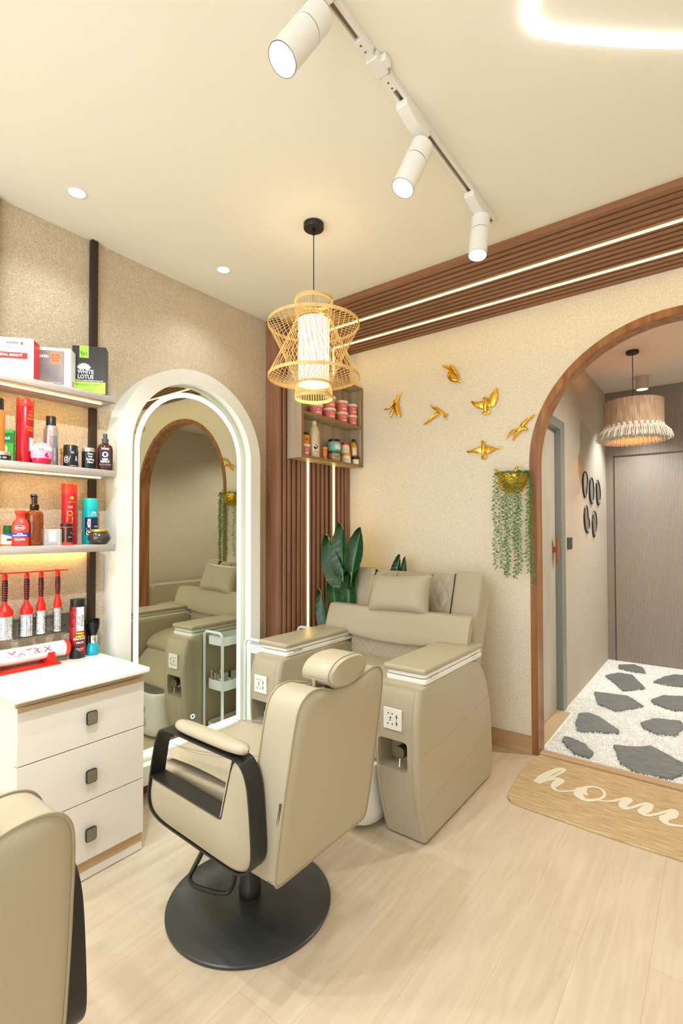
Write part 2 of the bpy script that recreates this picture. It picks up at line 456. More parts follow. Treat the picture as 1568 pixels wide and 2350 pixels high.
# ------------------------------------------------ gravel and stepping stones
mb = MB(); rg = random.Random(3)
bx0, bx1, by0, by1 = 1.345, 2.9, .085, 2.735
oct_f = [(0, 2, 4), (2, 1, 4), (1, 3, 4), (3, 0, 4), (2, 0, 5), (1, 2, 5), (3, 1, 5), (0, 3, 5)]
for i in range(26000):
    x = rg.uniform(bx0, bx1); y = rg.uniform(by0, by1) if rg.random() < .5 else rg.uniform(by0, 1.3)
    if y < .86 and x < 1.40: continue
    s = rg.uniform(.0035, .0075); E = Euler((rg.uniform(0, 3), rg.uniform(0, 3), rg.uniform(0, 3))).to_matrix()
    k = (s * rg.uniform(.7, 1.3), s * rg.uniform(.6, 1.1), s * rg.uniform(.5, .9))
    z = rg.uniform(-.003, .005)
    mb.add([E @ Vector((a * k[0], b * k[1], c * k[2])) + Vector((x, y, z)) for a, b, c in ((1, 0, 0), (-1, 0, 0), (0, 1, 0), (0, -1, 0), (0, 0, 1), (0, 0, -1))], oct_f)
mb.box(1.33, HX, .072, HY, -.03, -.004)
tag(mb.build('gravel', mat('white_gravel', (250, 250, 247), 0.7, var=((250, 250, 246), 90, (1, 1, 1))), smooth=0), 'fine white gravel covering the hallway floor', 'gravel', kind='stuff')
ST = [('thin dark slate stone against the fluted door', [(1.46, 2.533), (1.584, 2.642), (1.672, 2.552), (1.712, 2.372), (1.603, 2.352), (1.482, 2.41)]),
 ('angular grey slate stone, second back from the fluted door on the left', [(1.425, 2.047), (1.5, 2.213), (1.619, 2.222), (1.708, 1.989), (1.763, 1.837), (1.62, 1.661), (1.547, 1.824)]),
 ('grey slate stone cut by the frame, farthest back at the right edge', [(1.796, 2.091), (1.851, 2.303), (1.934, 2.463), (1.997, 2.485), (2.09, 2.40), (2.12, 2.2), (2.015, 2.097), (1.914, 2.064)]),
 ('wide kite-shaped grey slate stone in the middle of the left column', [(1.435, 1.471), (1.67, 1.519), (1.804, 1.323), (1.713, 1.179), (1.655, 1.081), (1.518, 1.165)]),
 ('rough grey slate stone at the right edge, second from the back', [(1.833, 1.524), (1.897, 1.701), (2.031, 1.774), (2.106, 1.728), (2.071, 1.431), (1.999, 1.362), (1.861, 1.44)]),
 ('rounded wedge of grey slate beside the side door sill', [(1.443, 0.866), (1.496, 0.921), (1.57, 0.886), (1.73, 0.688), (1.73, 0.637), (1.505, 0.519), (1.465, 0.649)]),
 ('roundish grey slate stone at the right edge above the largest one', [(1.825, 0.933), (1.9, 1.083), (2.042, 1.132), (2.08, 1.048), (2.038, 0.818), (1.927, 0.772), (1.851, 0.843)]),
 ('smallest leaf-shaped grey slate stone near the foot of the arch', [(1.458, 0.359), (1.502, 0.363), (1.59, 0.317), (1.66, 0.208), (1.652, 0.136), (1.573, 0.132), (1.51, 0.213), (1.463, 0.291)]),
 ('largest grey slate stone, just past the threshold behind the mat', [(1.736, 0.405), (1.858, 0.463), (1.922, 0.533), (2.097, 0.377), (2.12, 0.25), (2.05, .12), (1.893, 0.101), (1.806, 0.168)])]
M_SLATE = mat('grey_slate', (112, 115, 114), 0.6, var=((136, 138, 136), 18, (1, 3, 1)), bump=(30, .5, .006))
for lab, pts in ST:
    c = Vector((sum(p[0] for p in pts) / len(pts), sum(p[1] for p in pts) / len(pts)))
    q = []
    for i, p in enumerate(pts):
        a = Vector(p) - c; b = Vector(pts[(i + 1) % len(pts)]) - c
        for k in range(6):
            w = a.lerp(b, k / 6)
            j = 0 if k == 0 else .0045
            q.append((w.x + rg.uniform(-j, j), w.y + rg.uniform(-j, j)))
    o = MB().prism(q, 'xy', -.012, .014).build('stepping_stone', M_SLATE, loc=(c.x, c.y, 0), bevel=.003, seg=1, smooth=0)
    tag(o, lab, 'stone', 'slate stepping stones in the gravel')

# ------------------------------------------------ sofa in the hallway (seen in the mirror)
t = thing('sofa', 'beige leather sofa in the hallway, seen only in the arched mirror', 'sofa', (3.5, 1.3, 0))
MB().box(-.6, -.02, -.72, .9, .08, .42).build('seat', M_LEA, t, bevel=.04, seg=4)
MB().prism(round_poly([(-.76, .1), (.95, .1), (.95, .66), (-.76, .66)], .09, 8), 'yz', -.02, .16).build('backrest', M_LEA, t, bevel=.02, seg=3)
for y in (-.68, .84): MB().box(-.55, .1, y, y + .05, 0, .09).build('leg', M_BLK, t)

# ================================================================== LED ARCH MIRROR
MC_Y = -1.4165
t = thing('arched_mirror', 'tall white arched mirror with glowing LED ring on the stucco wall', 'mirror', (0, MC_Y, 0))
FO, FI, FZ = .4645, .387, 1.767
def archY(r, z, z0, n=40): return [(-r, z0)] + [(r * math.cos(PI - PI * i / n), z + r * math.sin(PI * i / n)) for i in range(n + 1)] + [(r, z0)]
def ring_mesh(oo, ii, x0, x1):
    mb = MB(); n = len(oo)
    vs = [(x1, p[0], p[1]) for p in oo] + [(x1, p[0], p[1]) for p in ii] + [(x0, p[0], p[1]) for p in ii] + [(x0, p[0], p[1]) for p in oo]
    fs = []
    for k in range(n):
        k2 = (k + 1) % n
        for a in range(4):
            b = (a + 1) % 4
            fs.append((a * n + k, a * n + k2, b * n + k2, b * n + k))
    return mb.add(vs, fs)
ring_mesh(archY(FO, FZ, .09), archY(FI, FZ, .185), WX + .001, 0.0).build('frame', M_FRAME, t, smooth=30)
MB().prism(archY(FO - .02, FZ, .12), 'yz', WX + .002, -.056).build('backboard', M_WHITE, t)
MB().prism(archY(FI + .012, FZ, .17), 'yz', -.056, -.050).build('mirror_glass', M_GLASSY, t, smooth=0)
def archY2(r, z, z0):
    return archY(r, z, z0)
ring_mesh(archY(.347, FZ, .207), archY(.321, FZ, .243), -.0505, -.0485).build('led_ring', M_RING, t, smooth=0)
mb = MB(); mb.tube([(-.048, .0065 + .011 * math.cos(a), .328 + .011 * math.sin(a)) for a in [2 * PI * i / 24 for i in range(24)]], .0016, 6, closed=True)
mb.build('touch_switch', mat('blue_led', (200, 235, 255), 0.5, emit=3.0, ecol=(150, 215, 255)), t)

# ================================================================== OPEN WALL CABINET IN THE CORNER
t = thing('wall_cabinet', 'open grey-oak wall cabinet hung on the brown slats in the corner', 'cabinet', (0.0, -.355, 1.832))
MB().box(0.0, .126, -.352, -.334, 0, .606).box(0, .126, .330, .348, 0, .606).box(0, .126, -.334, .330, 0, .016).box(0, .126, -.334, .330, .588, .606).box(0, .008, -.334, .330, .016, .588).build('body', M_CABW, t)
MB().box(.008, .124, -.334, .330, .290, .306).build('shelf', M_CABW, t)
e = .1265
MB().box(.124, e, -.3525, -.333, -.0005, .6065).box(.124, e, .329, .3485, -.0005, .6065).box(.124, e, -.334, .330, -.0005, .0165).box(.124, e, -.334, .330, .5875, .6065).box(.124, e, -.334, .330, .2895, .3065).build('edge_banding', M_CABE, t)

# ================================================================== WALL SHELVES
sh = [(1.9645, 1.936, 'upper grey-oak wall shelf carrying the product boxes, LED-lit underneath', True),
      (1.626, 1.596, 'middle grey-oak wall shelf carrying the sprays, LED-lit underneath', True),
      (1.292, 1.260, 'lowest grey-oak wall shelf, above the hanging red brushes', True)]
for zt, zb, lab, led in sh:
    t = thing('wall_shelf', lab, 'shelf', (0, -2.52, zb), group='grey-oak wall shelves')
    MB().box(WX + .001, .088, -.6, .585, 0, zt - zb).build('board', M_SHELF, t, bevel=.0015, seg=1)
    if led:
        xl = .022 if zb > 1.4 else -.095
        MB().box(xl, xl + .009, -.6, .545, -.004, -.0005).build('led_strip', M_LEDS, t)
for y, lab in ((-1.951, 'black metal upright behind the shelf ends, just left of the arched mirror frame'), (-2.365, 'black metal upright at the left edge of the photo')):
    tag(MB().box(WX, -.085, y - .0165, y + .0165, .79, CZ - .002).build('shelf_upright', M_UPR, bevel=.002, seg=1), lab, 'upright', 'black metal shelf uprights')

# ================================================================== DRAWER CABINET
t = thing('drawer_cabinet', 'white three-drawer cabinet under a white stone top, left of the arched mirror', 'cabinet', (0, -2.17, 0))
M_CREAM = mat('cream_laminate', (232, 224, 212), 0.35)
MB().box(-.095, .298, -.24, .24, .0, .755).build('body', M_CREAM, t)
MB().box(-.108, .366, -.262, .242, .758, .780).build('countertop', M_STONE, t, bevel=.006, seg=3)
MB().box(.25, .3, -.241, .2405, .06, .0785).build('kick_strip', mat('tan_strip', (196, 164, 124), 0.45), t)
MB().box(.22, .304, -.241, .2425, .035, .078).build('recess', mat('tan_strip2', (196, 164, 124), 0.45), t)
MB().box(.298, .306, -.241, .2425, .004, .035).build('plinth', M_CREAM, t)
MB().box(.298, .312, -.241, .242, .732, .757).build('top_rail', mat('tan_strip', (196, 164, 124)), t)
for i, (z0, z1) in enumerate(((.527, .729), (.308, .523), (.082, .304))):
    d = MB().box(.299, .320, -.240, .241, z0, z1).build('drawer', M_CREAM, t, bevel=.0012, seg=1)
    if i == 0: MB().box(.3, .3207, -.2395, .2405, z1 - .016, z1 - .0005).build('edge_strip', mat('tan_strip'), d)
    zc = (.630, .407, .1855)[i]; yc = .012
    kb = MB().prism(round_poly([(yc - .021, zc - .026), (yc + .021, zc - .026), (yc + .021, zc + .026), (yc - .021, zc + .026)], .010), 'yz', .333, .341)
    kb.box(.32, .334, yc - .006, yc + .006, zc - .008, zc + .008)
    k = kb.build('knob', M_BLK, d, bevel=.0015)
    kn = bpy.data.materials.get('knurled') or mat('knurled', (150, 142, 122), 0.35, .6)
    MB().prism(round_poly([(yc - .018, zc - .023), (yc + .018, zc - .023), (yc + .018, zc + .023), (yc - .018, zc + .023)], .008), 'yz', .341, .3418).build('knob_face', kn, d)
# woven pattern on knob faces
nt = bpy.data.materials['knurled'].node_tree; b_ = nt.nodes['Principled BSDF']
tc_ = nt.nodes.new('ShaderNodeTexCoord'); mp_ = nt.nodes.new('ShaderNodeMapping'); mp_.inputs['Rotation'].default_value = (R(45), 0, 0); mp_.inputs['Location'].default_value = (.5, 0, 0)
ck = nt.nodes.new('ShaderNodeTexChecker'); ck.inputs['Scale'].default_value = 230
ck.inputs[1].default_value = rgb(196, 184, 160); ck.inputs[2].default_value = rgb(98, 90, 76)
nt.links.new(tc_.outputs['Object'], mp_.inputs['Vector']); nt.links.new(mp_.outputs['Vector'], ck.inputs['Vector']); nt.links.new(ck.outputs['Color'], b_.inputs['Base Color'])

# ================================================================== BARBER CHAIR
def make_barber(loc, label):
    t = thing('barber_chair', label, 'chair', (loc[0], loc[1], 0), group='beige barber chairs')
    MB().lathe([(0, .0), (.293, .0), (.295, .004), (.295, .010), (.290, .014), (.10, .022), (.055, .026), (0, .026)], 96).build('base_disc', mat('charcoal_base', (58, 60, 58), 0.32), t)
    MB().lathe([(.040, .022), (.040, .06), (.036, .065), (.036, .34)], 32).build('post', M_BLKP, t)
    MB().box(-.17, .17, -.16, .16, .33, .40).build('seat_frame', M_BLK, t, bevel=.01)
    # pump lever loop
    fr = smooth_path([(-.02, -.15, .36), (-.0, -.20, .30), (-.07, -.195, .19), (-.085, -.20, .155), (-.04, -.208, .15), (.055, -.175, .15), (.078, -.155, .165), (.10, -.15, .24), (.11, -.12, .34)], 6)
    MB().tube(fr, .0085, 10).build('pump_lever', M_BLK, t)
    # seat
    def seatf(z0, z1, x0, x1, w):
        pts = round_poly([(x0, z0), (x1, z0), (x1, z1), (x0, z1 - .02)], [.03, .02, .03, .05], 6)
        return MB().prism(pts, 'xz', -w, w)
    seatf(.40, .528, -.275, .26, .215).build('seat', M_LEA, t, bevel=.028, seg=5)
    def cushion(u, v):
        a = -.262 + .50 * u; b = -.20 + .40 * v
        ed = min(u, 1 - u, v, 1 - v)
        h = .528 + .030 * min(1, ed * 7) ** .6 + .014 * math.sin(PI * u) 
        return (a, b * (1 - .02 * math.cos(PI * u)), h)
    mb = MB().grid(cushion, 24, 20); mb.build('seat_cushion', M_LEA, t, smooth=60)
    for s in (-1, 1):
        c = smooth_path([(-.25, s * .15, .553), (-.1, s * .165, .575), (.05, s * .13, .584), (.1, s * .09, .585), (.24, s * .05, .575)], 6)
        MB().tube(c, .0018, 6).build('seat_piping', M_LEAS, t)
    # backrest : tilted shell
    ht = [(.205, .317), (.222, .321), (.230, .336), (.233, .37), (.236, .45), (.233, .62), (.230, .70), (.228, .757), (.224, .815), (.216, .850), (.198, .873), (.175, .883), (.150, .885), (.120, .881), (.085, .868), (.05, .859), (0, .856)]
    ht = [(p.x, p.y) for p in smooth_path([(v, z, 0) for v, z in ht], 4)]
    prof = [(v, z) for v, z in ht] + [(-v, z) for v, z in ht[::-1][1:]]
    def X_(z): return 1.247 - .894 + .155 * (z - .317)
    TH = .118
    mb = MB(); n = len(prof)
    layers = [(0.0, -.012), (-.012, .0), (-TH + .012, .0), (-TH, -.012)]
    def shrink(v, z, d):
        cv, cz = 0, .6
        return (v * (1 + d / .236), cz + (z - cz) * (1 + d / .28))
    vs = []
    layers = [(.010, -.03), (.006, -.012), (0.0, 0.0), (-TH, 0.0), (-TH - .008, -.014), (-TH - .014, -.035)]
    for dx, d in layers:
        for v, z in prof:
            v2, z2 = shrink(v, z, d); vs.append((X_(z) + dx, v2, z2 + .155 * 0))
    fs = [tuple(range(n))[::-1], tuple((len(layers) - 1) * n + k for k in range(n))]
    for j in range(len(layers) - 1):
        for k in range(n):
            k2 = (k + 1) % n; fs.append((j * n + k, j * n + k2, (j + 1) * n + k2, (j + 1) * n + k))
    back = MB().add(vs, fs).build('backrest', M_LEA, t, smooth=50)
    for dx in (0.001, -TH - .001):
        pp = [Vector((X_(z) + dx, v * 1.004, z + (.0015 if z > .5 else 0))) for v, z in prof]
        MB().tube(pp, .0032, 6, closed=True).build('piping', M_LEAS, back)
    zp = MB(); 
    for off in (0, .009): zp.tube([(X_(.317) - .028 + off, -.2285, .325), (X_(.575) - .012 + off * .5, -.2365, .575)], .0013, 6)
    zp.build('zipper', mat('zip_grey', (96, 92, 84), 0.4, .6), back)
    # headrest
    hp = [(.0, .862), (.045, .866), (.078, .880), (.094, .900), (.097, .918), (.088, .936), (.066, .951), (.034, .959), (0, .961)]
    hp = [(max(0, p.x), p.y) for p in smooth_path([(v, z, 0) for v, z in hp], 3)]
    hpr = hp + [(-v, z) for v, z in hp[::-1][1:-1]]
    mb = MB(); n = len(hpr); vs = []
    for dx, d in [(.012, -.10), (.006, -.04), (.0, 0.0), (-.10, .0), (-.108, -.05), (-.114, -.16)]:
        for v, z in hpr:
            vs.append((X_(z) + dx, v * (1 + d), .911 + (z - .911) * (1 + d)))
    fs = [tuple(range(n))[::-1], tuple(5 * n + k for k in range(n))] + [(j * n + k, j * n + (k + 1) % n, (j + 1) * n + (k + 1) % n, (j + 1) * n + k) for j in range(5) for k in range(n)]
    h = MB().add(vs, fs).build('headrest', M_LEA, t, smooth=50)
    MB().tube([(X_(z), v * 1.005, .911 + (z - .911) * 1.005) for v, z in hpr], .0028, 6, closed=True).build('piping', M_LEAS, h)
    MB().tube([(X_(.9) - .002, -.0975, .898), (X_(.9) - .10, -.0975, .898)], .0012, 5).box(X_(.88) - .062, X_(.88) - .050, -.0925, -.0905, .872, .897).build('seam', M_LEAS, h)
    for y in (-.04, .04): MB().lathe([(.006, .84), (.006, .88)], 10, c=(X_(.86) - .055, y, 0)).build('headrest_rod', M_CHR, t)
    # arms
    P = [(0.786, 0.690), (0.762, 0.668), (0.742, 0.62), (0.727, 0.56), (0.712, 0.49), (0.706, 0.45), (0.716, 0.412), (0.745, .390), (0.80, 0.378), (0.95, .369), (1.08, .362), (1.150, 0.360), (1.185, .368), (1.212, 0.390), (1.226, 0.428), (1.222, 0.51), (1.212, 0.60), (1.200, 0.645), (1.178, 0.676), (1.149, 0.688), (1.08, .690), (0.972, 0.692), (0.84, 0.694)]
    P = [(x - .894, z) for x, z in P]
    P = [tuple(q) for q in smooth_path([(x, 0, z) for x, z in P], 3, closed=True)]
    P = [(q[0], q[2]) for q in P]
    cx = sum(p[0] for p in P) / len(P); cz = sum(p[1] for p in P) / len(P)
    def inset(P, d):
        out = []; m = len(P)
        for i in range(m):
            a = Vector(P[i - 1]); b = Vector(P[(i + 1) % m]); tt = (b - a).normalized(); nn = Vector((-tt.y, tt.x))
            if nn.dot(Vector((cx, cz)) - Vector(P[i])) < 0: nn = -nn
            out.append((P[i][0] + nn.x * d, P[i][1] + nn.y * d))
        return out
    Q = inset(P, .006)
    for s in (-1, 1):
        ya, yb = s * .299, s * .241
        mb = MB(); n = len(P)
        vs = [(p[0], ya, p[1]) for p in P] + [(p[0], ya, p[1]) for p in Q] + [(p[0], yb, p[1]) for p in Q] + [(p[0], yb, p[1]) for p in P]
        fs = []
        for k in range(n):
            k2 = (k + 1) % n
            for a in range(4):
                b = (a + 1) % 4; fs.append((a * n + k, a * n + k2, b * n + k2, b * n + k))
        arm = MB().add(vs, fs).build('arm_frame', M_BLK, t, smooth=40)
        # leather side panel with the slot left open
        s0 = (.719 - .894, .517); s1 = (1.094 - .894, .497); s2 = (1.146 - .894, .682)
        Qi = inset(P, .0075)
        low = [q for q in Qi if True]
        # order: find ring portion from s0 (left) going down round to s2 (right top)
        il = min(range(len(Qi)), key=lambda i: (Vector(Qi[i]) - Vector((.722 - .894, .512))).length)
        ir = min(range(len(Qi)), key=lambda i: (Vector(Qi[i]) - Vector((1.150 - .894, .684))).length)
        seq = []; i = il
        while True:
            seq.append(Qi[i])
            if i == ir: break
            i = (i + 1) % len(Qi)
        poly = seq + [(s1[0] + .004, s1[1] - .006)]
        c = Vector((.09, .44))
        n = len(poly); vs = []
        for y, sc in ((s * .245, 1.0), (s * .290, 1.0), (s * .296, .955), (s * .2985, .86)):
            for p in poly:
                w = c + (Vector(p) - c) * sc
                vs.append((w.x, y, w.y))
        fs = [tuple(range(n)), tuple(3 * n + k for k in range(n))[::-1]] + [(j * n + k, j * n + (k + 1) % n, (j + 1) * n + (k + 1) % n, (j + 1) * n + k) for j in range(3) for k in range(n)]
        MB().add(vs, fs).build('side_panel', M_LEA, arm, smooth=40)
        mb = MB()
        y0, y1 = sorted((s * .2995, s * .241))
        def plate(a, b, th):
            a = Vector(a); b = Vector(b); d = (b - a).normalized(); nn = Vector((-d.y, d.x)) * th
            mb.prism([tuple(a), tuple(b), tuple(b + nn), tuple(a + nn)], 'xz', y0, y1)
        plate((.717 - .894, .514), s1, .004); plate(s1, s2, .004)
        mb.build('slot_ledge', M_BLK, arm)
        a0, a1 = .835 - .894, 1.180 - .894
        pts = []
        vs = []; NU = 26; NV = 12
        def pad(u, v):
            x = a0 + (a1 - a0) * u
            w = .031 * (1 - abs(2 * u - 1) ** 5) ** .45 if 0 < u < 1 else .002
            a = 2 * PI * v
            return (x, s * .270 + w * math.cos(a), .7125 + (.019 * (w / .031) ** .5) * math.sin(a) * (1 if math.sin(a) > 0 else .9) - .004 * u)
        MB().grid(pad, NU, NV).build('arm_pad', M_LEA, arm, smooth=70, weld=True)
    return t
b1 = make_barber((.894, -1.851), 'beige leather barber chair on a black disc base, facing the arched mirror')
b2 = copy_tree(b1); b2.location = (.950, -2.932, 0)
tag(b2, 'beige leather barber chair back cut off by the lower left corner of the photo')

# ================================================================== PEDICURE CHAIR
t = thing('pedicure_chair', 'wide beige leather pedicure spa chair with foot basin, against the bird wall', 'chair', (.757, -.75, 0))
def W2L(x, y): return (x - .757, y + .75)
side = [(-1.185, 0.01), (-1.215, .10), (-1.250, .22), (-1.262, .32), (-1.266, .42), (-1.264, .55), (-1.25, .63), (-1.236, .665), (-1.212, .686), (-1.0, .690), (-.76, .692), (-.69, .689), (-.62, .670), (-.56, .640), (-.51, .580), (-.47, .50), (-.44, .41), (-.420, .30), (-.412, .18), (-.412, .06), (-.420, .01)]
side = [(p.y, p.z) for p in smooth_path([(0, y, z) for y, z in side], 3)]
def bool_cut(o, cutter):
    m = o.modifiers.new('cut', 'BOOLEAN'); m.operation = 'DIFFERENCE'; m.solver = 'EXACT'; m.object = cutter
    bpy.context.view_layer.update()
    dg = bpy.context.evaluated_depsgraph_get()
    me = bpy.data.meshes.new_from_object(o.evaluated_get(dg), depsgraph=dg)
    o.modifiers.clear(); o.data = me
    bpy.data.objects.remove(cutter)
def ped_arm(x0, x1):
    # body: outline shrinks at both x faces so that the edges read as rounded upholstery
    mb = MB(); vs = []; n = len(side)
    cy, cz = -.82, .35
    def ins(d):
        return [(cy + (y - cy) * (1 - d / .43), max(.008, cz + (z - cz) * (1 - d / .35))) for y, z in side]
    layers = [(x0, .022), (x0 + .004, .010), (x0 + .014, .003), (x0 + .024, 0), (x1 - .024, 0), (x1 - .014, .003), (x1 - .004, .010), (x1, .022)]
    for x, d in layers:
        for y, z in ins(d): vs.append((x - .757, y + .75, z))
    fs = [tuple(range(n))[::-1], tuple(7 * n + k for k in range(n))] + [(j * n + k, j * n + (k + 1) % n, (j + 1) * n + (k + 1) % n, (j + 1) * n + k) for j in range(7) for k in range(n)]
    arm = MB().add(vs, fs).build('armrest', M_LEA, t, smooth=0)
    xc = (x0 + x1) / 2
    cut = MB().prism(round_poly([(xc - .088 - .757, .322), (xc + .057 - .757, .322), (xc + .057 - .757, .452), (xc - .088 - .757, .452)], .02), 'xz', -.7, -.40).build('cut', M_LEA, t)
    bool_cut(arm, cut)
    arm.data.polygons.foreach_set('use_smooth', [True] * len(arm.data.polygons)); arm.data.set_sharp_from_angle(angle=R(50)); wn_ = arm.modifiers.new('wn', 'WEIGHTED_NORMAL'); wn_.keep_sharp = True
    # white tray + cushioned lid
    lx0, lx1 = x0 + .014 - .757, x1 - .002 - .757
    MB().prism(round_poly([(lx0, -.445), (lx1, -.445), (lx1, .20), (lx0, .20)], .025), 'xy', .684, .708).build('tray_base', M_WHITE, arm, bevel=.006)
    MB().prism(round_poly([(lx0 + .004, -.440), (lx1 - .004, -.440), (lx1 - .004, .20), (lx0 + .004, .20)], .022), 'xy', .711, .730).build('tray_lid', M_WHITE, arm, bevel=.004)
    MB().prism(round_poly([(lx0 - .010, -.452), (lx1 + .002, -.452), (lx1 + .002, .20), (lx0 - .010, .20)], .02), 'xy', .728, .754).build('arm_pad', M_LEA, arm, bevel=.011, seg=4)
    for yy in (-.36, .10): MB().box(lx1 - .002, lx1 + .004, yy - .035, yy + .035, .707, .712).build('hinge', M_CHR, arm)
    # socket plate
    px = xc - .011 - .757
    pl = MB().prism(round_poly([(px - .045, .497), (px + .045, .497), (px + .045, .587), (px - .045, .587)], .003), 'xz', -.523, -.515).build('socket_plate', mat('socket_white', (240, 238, 232), 0.25), arm, bevel=.0015)
    mb = MB(); yy = -.5235
    def hole(x, z, w, h): mb.box(px + x - w / 2, px + x + w / 2, yy, yy + .003, .542 + z - h / 2, .542 + z + h / 2)
    for (x, z) in ((-.020, .024), (.0, .024), (-.022, -.020), (.0, -.020)):
        mb.prism([(px + x - .004, .542 + z - .004), (px + x + .004, .542 + z - .004), (px + x, .542 + z + .004)], 'xz', yy, yy + .003)
    for (x, z) in ((-.011, .004), (-.011, -.006), (-.008, .006)): mb.lathe([(0, 0), (.0028, 0), (.0028, .003)], 10, M=Matrix.Translation((px + x, yy + .002, .542 + z)) @ Matrix.Rotation(R(90), 4, 'X'))
    hole(.021, .012, .005, .016); hole(.021, -.016, .005, .016); hole(.021, -.002, .003, .003)
    mb.build('socket_hole', M_INK, pl)
    # tap in the niche
    MM = Matrix.Translation((xc - .757 + .022, -.455, .398)) @ Matrix.Rotation(R(90), 4, 'X') @ Matrix.Rotation(R(-14), 4, 'Y')
    mb = MB().lathe([(.034, -.005), (.036, .0), (.036, .008), (.026, .014), (.026, .018)], 28, M=MM)
    fa = mb.build('tap_ring', M_CHR, arm)
    MB().lathe([(0, .0), (.027, .0), (.027, .044), (.024, .048), (0, .048)], 28, M=MM).build('tap_knob', mat('dark_chrome', (120, 112, 100), 0.12, 1.0), arm)
    q = MM @ Vector((-.002, 0, .04))
    MB().tube([q + Vector((0, 0, -.02)), q + Vector((-.002, -.004, -.062))], .004, 8).build('tap_lever', M_CHR, arm)
    # stitched seams
    sm = MB()
    for (ya, za, yb, zb_) in ((-1.24, .435, -.418, .325), (-1.21, .12 + .09, -.412, .12)):
        pass
    sx = x1 - .757 + .0002
    for pts in ([(-1.215, .40), (-1.0, .405), (-.75, .435), (-.55, .455), (-.47, .46)], [(-1.19, .17), (-1.0, .20), (-.75, .235), (-.55, .262), (-.45, .275)]):
        sm.tube([(sx, p[0] + .75, p[1]) for p in pts], .0011, 5)
    for xs in (x1 - .030, x0 + .030): sm.tube([(xs - .757, y + .75 - .0002, z) for y, z in side[2:22]], .0010, 5)
    sm.build('stitching', M_LEAS, arm)
    return arm
ped_arm(1.052, 1.272); ped_arm(.240, .460)
# seat
pr = [(-.46, .42), (-.46, .60), (-.62, .612), (-.80, .605), (-.92, .585), (-.99, .555), (-1.02, .515), (-1.01, .48), (-.95, .44)]
pr = [(p.y + .75, p.z) for p in smooth_path([(0, y, z) for y, z in pr], 4)]
MB().prism(pr, 'yz', .462 - .757, 1.050 - .757).build('seat', M_LEA, t, bevel=.012, seg=3)
MB().prism([(-.16, .02), (.25, .02), (.25, .45), (-.16, .47)], 'yz', .47 - .757, 1.04 - .757).build('seat_base', M_LEA, t, bevel=.01)
pr = [(-.975, .49), (-1.03, .475), (-1.10, .40), (-1.155, .335), (-1.175, .30), (-1.15, .275), (-1.11, .29), (-1.04, .36), (-.975, .40)]
pr = [(p.y + .75, p.z) for p in smooth_path([(0, y, z) for y, z in pr], 4, closed=True)]
MB().prism(pr, 'yz', .475 - .757, 1.035 - .757).build('leg_rest', M_LEA, t, bevel=.012, seg=3)
# backrest in a tilted frame: local a = up the back, b = thickness (toward the sitter)
ang = math.atan2(.36, 1.0)
BM = Matrix.Translation((0, -.49 + .75, .70)) @ Matrix.Rotation(-ang, 4, 'X')   # local z along the back, local -y toward the sitter
def slab(name, x0, x1, z0, z1, y0, y1, m, par, bev, rr_=.0):
    pts = [(x0, z0), (x1, z0), (x1, z1), (x0, z1)]
    if rr_: pts = round_poly(pts, rr_)
    mb = MB().prism(pts, 'xz', y0, y1, M=BM)
    return mb.build(name, m, par, bevel=bev, seg=4)
bk = slab('backrest', -.440, .440, -.22, .420, .035, .155, M_LEA, t, .03, .05)
slab('side_wing', -.440, -.29, .02, .436, -.012, .06, M_LEA, bk, .026, .03)
slab('side_wing', .272, .440, .02, .436, -.012, .06, M_LEA, bk, .026, .03)
def quilt(x0, x1, nm, h=.007):
    def fn(u, v):
        x = x0 + (x1 - x0) * u; z = .03 + .395 * v
        a = (x + z * .62) / .082; b = (x - z * .62) / .082
        d = min(abs(a - round(a)), abs(b - round(b)))
        y = .012 - h * min(1, d * 3.2) ** .6
        if v > .94: y += (v - .94) * .5
        return (x, y, z)
    MB().grid(fn, 36, 70, M=BM).build(nm, M_LEA, bk, smooth=60)
slab('back_insert', -.275, .258, .02, .425, .012, .06, M_LEA, bk, .02, .02)
quilt(-.288, -.13, 'quilted_panel'); quilt(.12, .270, 'quilted_panel')
for a_ in (.2705, -.2895): MB().box(a_, a_ + .0012, -.003, .02, .03, .42, M=BM).build('seam', M_BLKP, bk)
# lumbar band, slightly bowed
def lum(u, v):
    x = -.474 + .948 * u
    bow = .045 * math.sin(PI * u)
    yy = -.602 - (.891 - (.745 + .146 * v)) * .36
    r = 2 * v - 1
    return (x, yy + .75 - .012 * (1 - abs(r) ** 4), .745 + .146 * v - bow * (1 - v) * .9)
mb = MB().grid(lum, 40, 14)
def lum2(u, v):
    p = lum(u, v); return (p[0], p[1] + .055, p[2])
mb.grid(lum2, 40, 14)
nn_ = 41 * 15
for i in range(40):
    mb.f.append((i, i + 1, nn_ + i + 1, nn_ + i)); k = 14 * 41; mb.f.append((k + i, k + i + 1, nn_ + k + i + 1, nn_ + k + i))
for j in range(14):
    mb.f.append((j * 41, (j + 1) * 41, nn_ + (j + 1) * 41, nn_ + j * 41)); mb.f.append((j * 41 + 40, (j + 1) * 41 + 40, nn_ + (j + 1) * 41 + 40, nn_ + j * 41 + 40))
mb.build('lumbar_cushion', M_LEA, t, bevel=.006, seg=2)
# quilted strip between seat and lumbar cushion
def qs(u, v):
    x = -.29 + .58 * u; z = .60 + .14 * v
    a = (x + z) / .045; b = (x - z) / .045
    d = min(abs(a - round(a)), abs(b - round(b)))
    return (x, .13 - .008 * min(1, d * 3) ** .6, z)
MB().grid(qs, 60, 14).build('quilted_strip', M_LEA, t, smooth=60)
